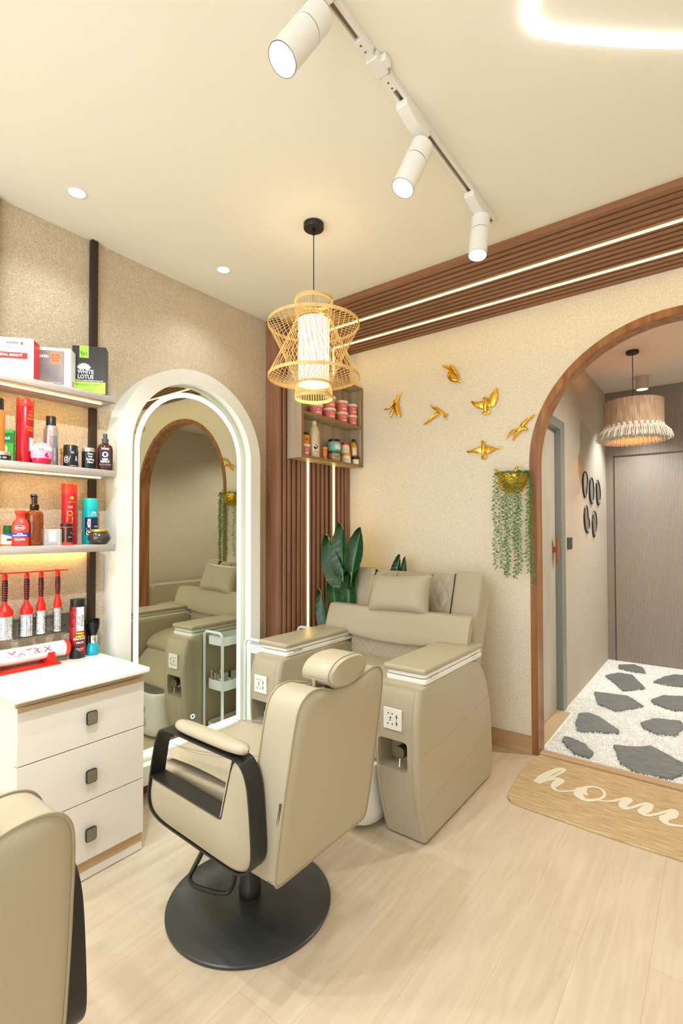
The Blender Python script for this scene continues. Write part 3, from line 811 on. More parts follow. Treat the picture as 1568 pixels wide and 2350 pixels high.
# basin
def rr_rect(x0, x1, y0, y1, r, z, n=6):
    q = round_poly([(x0, y0), (x1, y0), (x1, y1), (x0, y1)], r, n); return [(a, b, z) for a, b in q]
lv = []
for (ix, z) in ((.035, .012), (.012, .03), (.004, .08), (0, .25), (-.004, .285), (-.002, .298), (.012, .300), (.024, .295), (.035, .20), (.06, .10), (.12, .08)):
    lv.append(rr_rect(.478 - .757 + ix, 1.037 - .757 - ix, -1.30 + .75 + ix, -1.0 + .75 - ix * .4, .115, z))
n = len(lv[0]); mb = MB(); vs = [p for L_ in lv for p in L_]
fs = [tuple(range(n))[::-1], tuple((len(lv) - 1) * n + k for k in range(n))] + [(j * n + k, j * n + (k + 1) % n, (j + 1) * n + (k + 1) % n, (j + 1) * n + k) for j in range(len(lv) - 1) for k in range(n)]
M_TUB = mat('white_acrylic', (240, 238, 232), 0.15, coat=.3)
tub = MB().add(vs, fs).build('foot_basin', M_TUB, t, smooth=50)
hd = MB().prism(round_poly([(-1.19 + .75, .285), (-1.03 + .75, .285), (-1.03 + .75, .40), (-1.09 + .75, .40)], .04, 6), 'yz', .50 - .757, 1.015 - .757)
hd.build('basin_hood', M_TUB, tub, bevel=.02, seg=4)
for zz in (.115, .205):
    MM = Matrix.Translation((.625 - .757, -1.302 + .75, zz)) @ Matrix.Rotation(R(90), 4, 'X')
    MB().lathe([(.028, -.006), (.030, .0), (.030, .006), (.020, .010), (.020, .028), (.017, .031), (0, .031)], 24, M=MM).build('basin_knob', M_CHR, tub)
MB().tube(smooth_path([(.96 - .757, -1.09 + .75, .34), (.965 - .757, -1.12 + .75, .37), (.975 - .757, -1.16 + .75, .345), (.975 - .757, -1.17 + .75, .30)], 5), .014, 12).build('basin_spout', M_CHR, tub)
# pillow (a separate thing resting on the chair)
PB = [(.585, 1.081), (.994, 1.098), (.952, .877), (.520, .867)]
def pil(u, v, sgn):
    x = 2 * u - 1; y = 2 * v - 1
    pinch = 1 - .10 * (1 - y * y) * abs(x) ** 3; pinch2 = 1 - .13 * (1 - x * x) * abs(y) ** 3
    h = .072 * ((1 - x ** 4) * (1 - y ** 4)) ** .55
    return (x * .212 * pinch, -sgn * h, y * .124 * pinch2)
mb = MB().grid(lambda u, v: pil(u, v, 1), 30, 20).grid(lambda u, v: pil(u, v, -1), 30, 20)
p = mb.build('head_pillow', M_LEA, loc=(.762, -.552, .972), rot=(-ang, R(-3), 0), smooth=70, weld=True)
tag(p, 'plump beige leather head pillow leaning on the pedicure chair back', 'pillow')

# ================================================================== WHITE TROLLEY
t = thing('utility_trolley', 'slim white three-tier metal trolley between the mirror and the pedicure chair', 'trolley', (.14, -.89, 0))
M_TRO = mat('white_powder_coat', (232, 236, 242), 0.35)
x0, x1, y0, y1 = -.088, .086, -.23, .23
for yy, s in ((y0, 1), (y1, -1)):
    pts = [(x0, yy, .03), (x0, yy, .675)] + [(x0 + .035 - .035 * math.cos(a), yy, .685 + .035 * math.sin(a)) for a in [R(k * 15) for k in range(7)]] + [(x1 - .035 + .035 * math.sin(a), yy, .685 + .035 * math.cos(a)) for a in [R(k * 15) for k in range(7)]] + [(x1, yy, .675), (x1, yy, .03)]
    MB().tube(pts, .009, 10).build('frame_hoop', M_TRO, t)
for zt, zb in ((.693, .639), (.422, .362), (.15, .09)):
    o1_ = round_poly([(x0 + .010, y0 + .012), (x1 - .010, y0 + .012), (x1 - .010, y1 - .012), (x0 + .010, y1 - .012)], .03, 5)
    i1_ = round_poly([(x0 + .012, y0 + .014), (x1 - .012, y0 + .014), (x1 - .012, y1 - .014), (x0 + .012, y1 - .014)], .029, 5)
    mb = MB(); n = len(o1_)
    vs = [(a, b, zb) for a, b in o1_] + [(a, b, zt) for a, b in o1_] + [(a, b, zt) for a, b in i1_] + [(a, b, zb + .003) for a, b in i1_]
    fs = [tuple(range(n))[::-1], tuple(3 * n + k for k in range(n))] + [(j * n + k, j * n + (k + 1) % n, (j + 1) * n + (k + 1) % n, (j + 1) * n + k) for j in range(3) for k in range(n)]
    mb.add(vs, fs).build('tray', M_TRO, t, smooth=40)
for a in (x0, x1):
    for b in (y0, y1):
        MB().lathe([(0, -.012), (.016, -.012), (.016, .012), (0, .012)], 16, M=Matrix.Translation((a, b, .016)) @ Matrix.Rotation(R(90), 4, 'Y')).build('caster', M_BLKP, t)
M_NAILC = mat('gold_cap', (222, 180, 96), 0.25, .9)
def polish(x, y, z, body, cap, h=.055, lab='', r=.009, capm=None):
    t = thing('nail_polish_bottle', lab, 'bottle', (x, y, z), group='nail bottles on the trolley middle tray')
    MB().lathe([(0, 0), (r, 0), (r, h * .42), (r * .5, h * .48), (r * .5, h * .5)], 16).build('bottle', body, t)
    MB().lathe([(r * .62, h * .5), (r * .55, h), (0, h)], 14).build('cap', cap, t)
zt_ = .3655
M_AMB = mat('amber_liquid', (226, 140, 30), 0.1, coat=.5); M_PNK = mat('pink_gloss', (236, 120, 150), 0.2); M_CLR = mat('pale_gloss', (236, 230, 226), 0.15); M_LIL = mat('lilac_gloss', (186, 180, 214), .2)
M_BCAP = mat('dark_cap', (70, 50, 40), 0.3)
polish(.105, -1.075, zt_, M_AMB, M_NAILC, .075, 'small amber nail oil bottle, leftmost on the trolley middle tray', .011)
polish(.125, -1.065, zt_, M_NAILC, M_NAILC, .09, 'gold-capped nail bottle behind the pink pot on the trolley')
polish(.145, -1.06, zt_, M_CLR, M_NAILC, .115, 'tallest gold-capped nail bottle on the trolley middle tray')
polish(.160, -1.085, zt_, M_PNK, M_PNK, .035, 'short pink pot on the trolley middle tray', .015)
polish(.178, -1.07, zt_, M_LIL, M_LIL, .085, 'lilac bottle beside the pink pot on the trolley', .014)
polish(.15, -.98, zt_, M_CLR, M_BCAP, .085, 'clear nail bottle with dark cap seen through the mirror', .013)
polish(.12, -.94, zt_, M_CLR, M_BCAP, .085, 'pale nail bottle with brown cap deeper in the trolley tray', .013)
polish(.105, -1.00, zt_, M_AMB, M_NAILC, .05, 'amber nail bottle in the middle of the trolley tray', .012)
polish(.205, -1.08, zt_, mat('peach_plastic', (240, 190, 160), .4), mat('peach_plastic', (240, 190, 160)), .10, 'peach applicator standing upright in the trolley middle tray', .008)
tag(MB().box(-.055, .055, -.11, .11, 0, .012).build('orange_pouch', mat('orange_card', (232, 120, 50), 0.5), loc=(.14, -.98, .0935), rot=(0, 0, R(8)), bevel=.003), 'orange packet lying in the lowest trolley tray', 'packet')
tag(MB().box(-.03, .03, -.09, .09, 0, .01).build('grey_pouch', mat('grey_silver_card', (130, 132, 130), 0.4), loc=(.15, -.80, .094), rot=(0, 0, R(-12)), bevel=.003), 'grey packet lying behind the orange one in the lowest trolley tray', 'packet')
mb = MB().tube(smooth_path([(-.03, -.05, .0), (0, -.02, .012), (.03, .03, .0), (.0, .06, .012), (-.03, .03, .004)], 6), .006, 8)
tag(mb.build('cable_coil', M_BLKP, loc=(.14, -1.0, .648)), 'coiled black cable lying in the top trolley tray', 'cable')

# ================================================================== CEILING LIGHTS
def spot_at(name, loc, target, power, col, ang, parent=None, size=.03, blend=.7):
    d = (Vector(target) - Vector(loc)).to_track_quat('-Z', 'Y').to_euler()
    return light(name, 'SPOT', loc, power, col, rot=d, size=size, spot=R(ang), blend=blend)
def downlight(x, y, label, z=CZ, power=DOWN_W, grp='recessed ceiling downlights'):
    t = thing('recessed_downlight', label, 'ceiling light', (x, y, z - .001), group=grp)
    MB().lathe([(.030, 0), (.040, -.001), (.042, 0), (.030, .0005), (.030, 0)], 32).build('trim_ring', M_WHITE, t)
    MB().lathe([(0, -.0002), (.031, -.0002), (.031, .0005), (0, .0005)], 32).build('lens', M_DOWNL, t)
    spot_at('downlight_lamp', (x, y, z - .012), (x, y, 0), power, DOWN_COL, 124)
downlight(.187, -2.164, 'round recessed ceiling downlight above the wall shelves')
downlight(.187, -1.400, 'round recessed ceiling downlight above the arched mirror')
for (x, y) in ((1.0, -2.55), (.6, -3.3), (1.4, -3.7), (.187, -3.0)):  # unseen downlights added to brighten the room
    downlight(x, y, 'added fill downlight on the ceiling, outside the view', power=48, grp='added fill downlights outside the view')

t = thing('track_rail', 'long white ceiling track carrying the white spotlights', 'track', (1.49, -1.9, CZ))
M_CHAN = mat('rail_channel', (150, 128, 98), 0.4, .5)
for a, b in ((-1.5, -.045), (.045, .948)):
    MB().box(-.018, -.007, a, b, -.020, 0).box(.007, .018, a, b, -.020, 0).build('rail', M_WHITE, t, bevel=.001, seg=1)
    MB().box(-.0072, .0072, a, b, -.010, -.001).build('rail_channel', M_CHAN, t)
MB().box(-.011, .011, -.10, .10, -.022, -.004).box(-.020, .020, -.032, .032, -.026, -.001).box(.010, .036, -.012, .020, -.024, -.002).build('connector', M_WHITE, t, bevel=.002)
sc = MB()
for y in (-.085, -.062, .062, .085): sc.lathe([(0, 0), (.0035, 0), (.0035, .002), (0, .002)], 10, c=(0, y, -.0238))
sc.build('screw', M_CHR, t)
def track_head(top, lens, ay, label, pw, grp='white spotlights on the ceiling track', cone=58):
    t = thing('track_spotlight', label, 'spotlight', (1.49, ay, CZ - .02), group=grp)
    o = Vector((1.49, ay, CZ - .02))
    MB().prism([(-.085, .0), (-.085, -.022), (-.02, -.040), (.06, -.040), (.078, -.022), (.078, 0)], 'yz', -.021, .021).build('adapter', M_WHITE, t, bevel=.004)
    T = Vector(top) - o; Ld = Vector(lens) - o
    MB().tube([(0, .045, -.036), (0, .045, -.052)], .010, 12).ball((0, .045, -.056), .013).tube([(0, .045, -.056), tuple(T)], .008, 12).build('swivel_joint', M_WHITE, t)
    ax = (Ld - T); L_ = ax.length; q = ax.to_track_quat('Z', 'Y').to_matrix().to_4x4()
    MM = Matrix.Translation(T) @ q
    h = MB().lathe([(0, 0), (.034, 0), (.0385, .004), (.0385, L_ * .36)], 40, M=MM).lathe([(.0385, L_ * .375), (.0385, L_), (.036, L_), (.033, L_ - .012), (.030, L_ - .03)], 40, M=MM, cap=False).build('lamp_head', M_WHITE, t)
    for rp_ in ([(.0375, L_ * .355), (.0378, L_ * .38)], [(.0386, L_ - .001), (.0382, L_ + .0006), (.0372, L_ + .0006)]): MB().lathe(rp_, 40, M=MM, cap=False).build('black_ring', M_BLK, h)
    MB().lathe([(0, L_ - .020), (.031, L_ - .016)], 32, M=MM, cap=False).build('lens', M_SPOTL, h)
    P0 = Vector(lens) + ax.normalized() * .01
    spot_at('track_lamp', P0, P0 + ax, pw, SPOT_COL, cone, size=.025)
track_head((1.49, -2.17, 2.655), (1.452, -2.264, 2.492), -2.215, 'white track spotlight cut by the top edge of the photo, tilted toward the shelves', SPOT_W)
track_head((1.497, -1.630, 2.655), (1.458, -1.697, 2.488), -1.675, 'middle white track spotlight, tilted toward the mirror wall', SPOT_W)
track_head((1.49, -1.092, 2.682), (1.488, -1.128, 2.505), -1.137, 'white track spotlight at the far end of the rail, hanging straight down', SPOT_W)

track_head((1.47, -2.80, 2.655), (1.338, -2.742, 2.535), -2.845, 'white track spotlight outside the view, aimed at the product shelves', 88, 'track spotlights outside the view', 60)
cl = smooth_path([(1.908, -1.80, 0), (1.890, -1.755, 0), (1.898, -1.710, 0), (1.935, -1.665, 0), (2.005, -1.599, 0), (2.102, -1.514, 0), (2.218, -1.422, 0), (2.45, -1.25, 0), (2.75, -1.2, 0), (2.95, -1.4, 0), (2.95, -1.75, 0), (2.75, -2.05, 0), (2.4, -2.2, 0), (2.1, -2.1, 0)], 8, closed=True)
tag(MB().tube(cl, .0125, 8, closed=True).build('neon_loop', M_NEON, loc=(0, 0, CZ - .006)), 'curved white glowing neon tube set in the ceiling at upper right', 'ceiling light')

# ================================================================== BAMBOO PENDANT
LX, LY = .829, -1.412
t = thing('bamboo_pendant', 'woven bamboo pendant lamp with glowing white core, hanging before the mirror', 'pendant lamp', (LX, LY, 1.92))
M_BAM = mat('bamboo', (226, 184, 112), 0.45, var=((240, 206, 140), 30, (1, 1, 1)))
zz = lambda z: z - 1.92
MB().lathe([(0, zz(CZ) - .025), (.044, zz(CZ) - .025), (.046, zz(CZ) - .022), (.046, zz(CZ) - .001), (0, zz(CZ) - .001)], 40).build('ceiling_rose', M_BLK, t)
MB().lathe([(.0, 0), (.007, 0), (.008, .02), (0, .03)], 12, c=(0, 0, zz(CZ) - .05)).tube([(0, 0, zz(CZ) - .025), (0, 0, zz(2.34))], .0022, 8).build('cord', M_BLKP, t)
def hoop(r, z, h=.018, th=.004):
    return MB().lathe([(r, z), (r, z + h), (r - th, z + h), (r - th, z), (r, z)], 72).build('hoop', M_BAM, t, smooth=50)
Z_ = dict(top=zz(2.385), r1=zz(2.277), r2=zz(2.038), up=zz(2.310), lo=zz(2.008), bot=zz(1.950))
hoop(.088, Z_['top'], .015); hoop(.208, Z_['r1'], .014); hoop(.207, Z_['r2'], .014); hoop(.088, Z_['bot'] - .006, .015); hoop(.079, Z_['lo'], .009); hoop(.079, Z_['up'], .009)
stk = MB()
def sticks(n, ra, za, rb, zb, tw, off=0.0, w=.0014):
    for k in range(n):
        a = 2 * PI * (k + off) / n; b = a + tw
        stk.tube([(ra * math.cos(a), ra * math.sin(a), za), (rb * math.cos(b), rb * math.sin(b), zb)], w, 5)
sticks(44, .087, Z_['top'] + .006, .078, Z_['up'] + .004, 0)
sticks(44, .206, Z_['r1'] + .008, .078, Z_['up'] + .004, .35)
sticks(44, .206, Z_['r1'] + .006, .078, Z_['lo'] + .004, .5)
sticks(44, .206, Z_['r2'] + .010, .078, Z_['up'] + .004, -.5, .5)
sticks(44, .206, Z_['r2'] + .006, .078, Z_['lo'] + .004, -.35, .5)
sticks(44, .078, Z_['lo'] + .004, .087, Z_['bot'] + .006, 0)
stk.build('bamboo_cage', M_BAM, t, smooth=60)
MB().box(-.087, .087, -.008, .008, Z_['up'] + .010, Z_['up'] + .014).build('cross_bar', M_BAM, t)
M_GLOW = mat('lamp_paper', (255, 248, 232), 0.6, emit=1.3, ecol=(255, 240, 208), var=((236, 224, 200), 40, (1, 1, .05)))
MB().lathe([(.070, Z_['lo'] + .004), (.071, Z_['up'] - .006)], 48, cap=False).build('inner_shade', M_GLOW, t)
light('pendant_bulb', 'POINT', (LX, LY, 2.16), 1.6, (1, .84, .58), size=.04)

# ================================================================== HALL PENDANT, HALL DOWNLIGHT
HPX, HPY = 1.742, 1.484
t = thing('fringed_pendant', 'round pendant with brown thread drum and cream tassel fringe beyond the arch', 'pendant lamp', (HPX, HPY, 2.13))
MB().lathe([(0, .645), (.045, .645), (.047, .648), (.047, .666), (0, .666)], 32).build('ceiling_rose', M_BLK, t)
MB().tube([(0, 0, .645), (0, 0, .20)], .0028, 8).build('cord', M_BLKP, t)
M_DRUM = mat('jute_thread', (150, 120, 92), 0.8, var=((206, 176, 146), 260, (1, 1, .04)), bump=(140, .5, .003))
MB().lathe([(.211, .055), (.212, .255), (.208, .257), (.207, .055), (.211, .055)], 64).build('drum_shade', M_DRUM, t)
MB().lathe([(0, .10), (.02, .11), (.032, .135), (.03, .16), (.012, .19), (0, .19)], 20).build('bulb', mat('warm_bulb', (255, 220, 160), .4, emit=5, ecol=(255, 170, 60)), t)
M_TAS = mat('cream_wool', (226, 214, 196), 0.9, bump=(200, .8, .006))
tb = MB()
tb.ball((0, 0, .058), (.016, .016, .013), 10, 6)
prof = [(.009, .05), (.016, .043), (.022, .025), (.027, .004), (.024, -.004), (0, .004)]
tb.lathe(prof, 12)
rgt = random.Random(5)
for k in range(60):
    a = rgt.uniform(0, 2 * PI); r0_ = rgt.uniform(.010, .016); r1_ = rgt.uniform(.020, .040)
    tb.tube([(r0_ * math.cos(a), r0_ * math.sin(a), .045), (r1_ * .9 * math.cos(a), r1_ * .9 * math.sin(a), .02), (r1_ * math.cos(a), r1_ * math.sin(a), rgt.uniform(-.016, .0))], [.0032, .003, .0016], 4)
ts0 = tb.build('tassel', M_TAS, t, smooth=60)
NT = 32
for k in range(NT):
    o = ts0 if k == 0 else ts0.copy()
    if k: COL.objects.link(o); o.parent = t
    a = 2 * PI * k / NT
    o.location = (.220 * math.cos(a), .220 * math.sin(a), -.042); o.scale = (1.25, 1.25, 1.7); o.rotation_euler = (0, R(-14), a)
light('hall_pendant_bulb', 'POINT', (HPX, HPY, 2.20), 3.2, (1, .36, .07), size=.03)
t = thing('surface_downlight', 'beige cylinder downlight on the hallway ceiling behind the fringed pendant', 'ceiling light', (1.722, 2.31, 2.676))
MB().lathe([(.046, .012), (.048, 0), (.052, 0), (.052, .121), (0, .121)], 32, cap=False).build('housing', mat('beige_housing', (206, 178, 152), 0.5), t)
MB().lathe([(0, .012), (.047, .010)], 32, cap=False).build('lens', M_SPOTL, t)
spot_at('hall_downlight_lamp', (1.722, 2.31, 2.668), (1.70, 2.33, 0), 85, (.92, .97, 1), 95)
spot_at('hall_left_wash', (2.6, .55, 2.78), (2.2, .9, 0), 105, (1, .95, .87), 140)
for x, y in ((2.6, .55), (2.9, 2.0)):
    tt = thing('recessed_downlight', 'recessed hallway downlight hidden behind the arch', 'ceiling light', (x, y, 2.797), group='hallway downlights outside the view')
    MB().lathe([(0, 0), (.04, 0), (.04, .001), (0, .001)], 24).build('lens', M_DOWNL, tt)
spot_at('hall_right_wash', (2.9, 2.0, 2.78), (2.9, 2.0, 0), 75, (1, .95, .87), 140)

# ================================================================== HALL WALL DECOR
def wall_mirror(pts, label):
    cy = sum(p[0] for p in pts) / len(pts); cz = sum(p[1] for p in pts) / len(pts)
    q = smooth_path([(0, y - cy, z - cz) for y, z in pts], 6, closed=True)
    t = thing('wall_mirror', label, 'mirror', (1.336, cy, cz), group='small black-rimmed mirrors on the hall wall')
    MB().tube([(v.x + .006, v.y, v.z) for v in q], .0065, 8, closed=True).build('rim', M_BLK, t)
    MB().prism([(v.y, v.z) for v in q], 'yz', .002, .006).build('mirror_glass', mat('hall_mirror_glass', (226, 222, 214), .25, 1.0), t, smooth=0)
wall_mirror([(1.69, 1.87), (1.76, 1.85), (1.79, 1.79), (1.755, 1.73), (1.735, 1.68), (1.69, 1.645), (1.63, 1.67), (1.60, 1.75), (1.62, 1.83)], 'bean-shaped black-rimmed mirror, top left of the five')
wall_mirror([(1.97 + .095 * math.cos(a), 1.72 + .12 * math.sin(a)) for a in [R(30 * k) for k in range(12)]], 'oval black-rimmed mirror, middle of the upper three')
wall_mirror([(2.26, 1.84), (2.34, 1.80), (2.385, 1.72), (2.36, 1.64), (2.29, 1.60), (2.22, 1.65), (2.20, 1.74), (2.20, 1.80)], 'slim oval black-rimmed mirror nearest the fluted wall')
wall_mirror([(1.73, 1.57), (1.78, 1.53), (1.79, 1.48), (1.84, 1.44), (1.85, 1.38), (1.77, 1.33), (1.68, 1.37), (1.64, 1.45), (1.66, 1.53)], 'bean-shaped black-rimmed mirror, lower left of the five')
wall_mirror([(2.09, 1.53), (2.16, 1.50), (2.185, 1.42), (2.14, 1.34), (2.06, 1.29), (2.0, 1.35), (1.99, 1.43), (2.03, 1.50)], 'oval black-rimmed mirror, lower right of the five')
t = thing('light_switch', 'dark grey light switch beside the grey door frame', 'switch', (1.335, 1.11, 1.25))
MB().box(0, .008, -.075, .075, -.045, .045).build('plate', mat('dark_grey_plastic', (72, 66, 60), 0.4), t, bevel=.002)
MB().box(.008, .012, .01, .055, -.03, .03).build('rocker', mat('mid_grey_plastic', (96, 90, 84), 0.35), t, bevel=.001)

# ================================================================== GOLD BIRDS
def puff(mb, pts, y0, h, ribs=0):
    """thin sculpted blade: rim at y0, raised toward -y along the centre"""
    c = Vector((sum(p[0] for p in pts) / len(pts), sum(p[1] for p in pts) / len(pts)))
    q = [(p.x, p.z) for p in smooth_path([(a, 0, b) for a, b in pts], 3, closed=True)]
    n = len(q); vs = []
    for s, hh in ((1.0, 0.0), (.97, .35), (.75, .75), (.4, 1.0)):
        for k, p in enumerate(q):
            w = c + (Vector(p) - c) * s
            rb = (.0012 if k % 2 else 0) * (1 if .3 < s < .98 else 0)
            vs.append((w.x, y0 - h * hh + rb, w.y))
    vs.append((c.x, y0 - h, c.y)); C_ = len(vs) - 1
    for k, p in enumerate(q): vs.append((p[0], y0 + .003, p[1]))
    fs = [(j * n + k, j * n + (k + 1) % n, (j + 1) * n + (k + 1) % n, (j + 1) * n + k) for j in range(3) for k in range(n)]
    fs += [(3 * n + k, 3 * n + (k + 1) % n, C_) for k in range(n)]
    B = C_ + 1
    fs += [(k, (k + 1) % n, B + (k + 1) % n, B + k) for k in range(n)] + [tuple(B + k for k in range(n))]
    mb.add(vs, fs)
def bird(label, loc, body, wings, tail=None):
    t = thing('gold_bird', label, 'wall ornament', (loc[0], 0, loc[1]), group='gold birds on the stucco wall')
    L = lambda p: (p[0] - loc[0], p[1] - loc[1])
    mb = MB(); pts = [(L(p)[0], p[3] if len(p) > 3 else -.022, L(p)[1]) for p in body]
    rs = [p[2] for p in body]
    sp = smooth_path(pts, 4); rr2 = []
    for i in range(len(rs) - 1):
        for k in range(4): rr2.append(rs[i] + (rs[i + 1] - rs[i]) * k / 4)
    rr2.append(rs[-1])
    mb.tube(sp, rr2, 12); mb.build('body', M_GOLD, t, smooth=60)
    for w, y0, h in wings:
        m2 = MB(); puff(m2, [L(p) for p in w], y0, h); m2.build('wing', M_GOLD, t, smooth=35)
    if tail:
        m2 = MB(); puff(m2, [L(p) for p in tail], -.012, .006); m2.build('tail', M_GOLD, t, smooth=35)
# (x, z, radius) from beak to rump
bird('gold bird diving upward at far left of the flock', (.42, 2.25),
     [(.479, 2.349, .001), (.461, 2.326, .005), (.452, 2.322, .0105), (.445, 2.308, .009), (.437, 2.285, .012), (.42, 2.25, .014), (.40, 2.215, .010)],
     [([(.425, 2.30), (.395, 2.255), (.372, 2.245), (.385, 2.262), (.405, 2.295)], -.02, .008), ([(.425, 2.298), (.445, 2.27), (.46, 2.22), (.469, 2.173), (.458, 2.163), (.44, 2.18), (.415, 2.225), (.405, 2.26)], -.03, .012), ([(.40, 2.235), (.392, 2.20), (.376, 2.175), (.370, 2.185), (.378, 2.22)], -.015, .006)],
     [(.375, 2.257), (.35, 2.248), (.326, 2.249), (.322, 2.241), (.345, 2.238), (.372, 2.244)])
bird('gold swallow gliding down-right in the left half of the flock', (.74, 2.16),
     [(.699, 2.226, .001), (.712, 2.208, .004), (.728, 2.193, .009), (.745, 2.188, .012), (.765, 2.172, .013), (.79, 2.15, .011), (.808, 2.132, .006)],
     [([(.745, 2.165), (.72, 2.145), (.68, 2.115), (.646, 2.089), (.652, 2.087), (.69, 2.10), (.74, 2.13), (.765, 2.15)], -.018, .010)],
     [(.795, 2.148), (.815, 2.143), (.831, 2.140), (.826, 2.128), (.815, 2.126), (.826, 2.098), (.80, 2.125)])
bird('topmost gold bird, wings folded, above the others', (.85, 2.41),
     [(.793, 2.483, .001), (.803, 2.467, .005), (.812, 2.462, .010), (.828, 2.458, .009), (.842, 2.447, .012), (.868, 2.43, .013), (.895, 2.41, .008), (.91, 2.392, .004)],
     [([(.838, 2.432), (.828, 2.40), (.838, 2.375), (.862, 2.352), (.90, 2.340), (.937, 2.331), (.915, 2.355), (.885, 2.40), (.862, 2.425)], -.018, .012), ([(.845, 2.462), (.86, 2.462), (.885, 2.441), (.905, 2.41), (.895, 2.402), (.865, 2.425)], -.034, .008)],
     [(.895, 2.405), (.905, 2.398), (.92, 2.371), (.913, 2.375), (.898, 2.395)])
bird('gold dove with both wings raised, right of the topmost bird', (1.09, 2.15),
     [(1.080, 2.198, .003), (1.086, 2.203, .009), (1.094, 2.200, .010), (1.098, 2.185, .012), (1.094, 2.16, .016), (1.094, 2.135, .013), (1.095, 2.115, .008)],
     [([(1.082, 2.185), (1.04, 2.188), (.994, 2.201), (1.008, 2.174), (1.03, 2.152), (1.055, 2.138), (1.078, 2.140)], -.016, .012), ([(1.108, 2.180), (1.125, 2.215), (1.15, 2.245), (1.166, 2.262), (1.172, 2.235), (1.174, 2.205), (1.163, 2.165), (1.14, 2.14), (1.112, 2.145)], -.016, .012)],
     [(1.085, 2.128), (1.072, 2.118), (1.065, 2.108), (1.085, 2.097), (1.11, 2.096), (1.122, 2.106), (1.118, 2.122), (1.10, 2.126)])
bird('gold bird flying toward the arch, closest to the wooden arch edge', (1.30, 1.97),
     [(1.357, 1.962, .002), (1.352, 1.966, .009), (1.345, 1.972, .010), (1.33, 1.976, .012), (1.31, 1.968, .013), (1.29, 1.95, .009), (1.275, 1.935, .005)],
     [([(1.308, 1.985), (1.318, 2.012), (1.35, 2.034), (1.396, 2.055), (1.392, 2.04), (1.36, 2.015), (1.33, 1.985)], -.018, .010), ([(1.325, 1.985), (1.285, 1.978), (1.258, 1.972), (1.24, 1.945), (1.224, 1.916), (1.245, 1.935), (1.27, 1.958), (1.31, 1.966)], -.03, .010)],
     [(1.29, 1.952), (1.27, 1.937), (1.262, 1.920), (1.268, 1.908), (1.278, 1.925), (1.30, 1.942)])
bird('lowest gold bird, wings spread flat above the hanging planter', (1.08, 1.86),
     [(1.064, 1.921, .002), (1.071, 1.925, .008), (1.076, 1.915, .010), (1.079, 1.895, .014), (1.079, 1.87, .015), (1.078, 1.845, .010), (1.078, 1.832, .006)],
     [([(1.064, 1.898), (1.03, 1.888), (.99, 1.878), (.962, 1.872), (.975, 1.860), (1.01, 1.860), (1.062, 1.850)], -.016, .010), ([(1.094, 1.892), (1.12, 1.892), (1.148, 1.880), (1.194, 1.877), (1.195, 1.868), (1.155, 1.863), (1.125, 1.848), (1.096, 1.842)], -.016, .010)],
     [(1.068, 1.84), (1.062, 1.822), (1.068, 1.812), (1.08, 1.808), (1.094, 1.814), (1.095, 1.828), (1.088, 1.842)])

# ================================================================== NEST PLANTER
t = thing('wall_planter', 'gold bird-nest wall planter with trailing green vines beside the arch', 'planter', (1.26, 0, 1.583))
mb = MB()
prof = [(.020, .0), (.045, .004), (.070, .025), (.086, .055), (.096, .09), (.099, .118), (.095, .121), (.090, .112)]
pp = []
for i in range(len(prof) - 1):
    for k in range(5):
        f = k / 5; r_ = prof[i][0] + (prof[i + 1][0] - prof[i][0]) * f; pp.append((r_ + (.0014 if k % 2 else 0), prof[i][1] + (prof[i + 1][1] - prof[i][1]) * f))
pp.append(prof[-1])
mb.lathe(pp, 40, a0=PI, a1=2 * PI, sq=.95)
mb.build('nest_bowl', mat('nest_gold', (236, 180, 58), .22, 1.0, bump=(90, .7, .004)), t, loc=(0, -.002, 0))
MB().prism([(-.097, .118), (-.085, .05), (-.045, .004), (.045, .004), (.085, .05), (.097, .118)], 'xz', -.006, -.001).build('back_plate', M_GOLD, t)
for (bx, by, f) in ((-.088, -.035, -1), (.045, -.085, 1)):
    MB().ball((0, 0, 0), (.013, .016, .018), 12, 8).ball((f * .006, -.004, .021), .0095, 10, 8).tube([(f * .012, -.006, .022), (f * .024, -.010, .024)], [.004, .001], 6).build('bird_figure', M_GOLD, t, loc=(bx, by, .128))
M_VINE = mat('vine_green', (40, 96, 40), 0.5, var=((96, 146, 56), 40, (1, 1, 1)))
M_VSTEM = mat('vine_stem', (88, 110, 60), 0.6)
MB().lathe([(0, .112), (.088, .110)], 24, a0=PI, a1=2 * PI, sq=.9).build('moss', mat('moss', (52, 84, 40), .9, bump=(120, 1, .01)), t)
rv = random.Random(11)
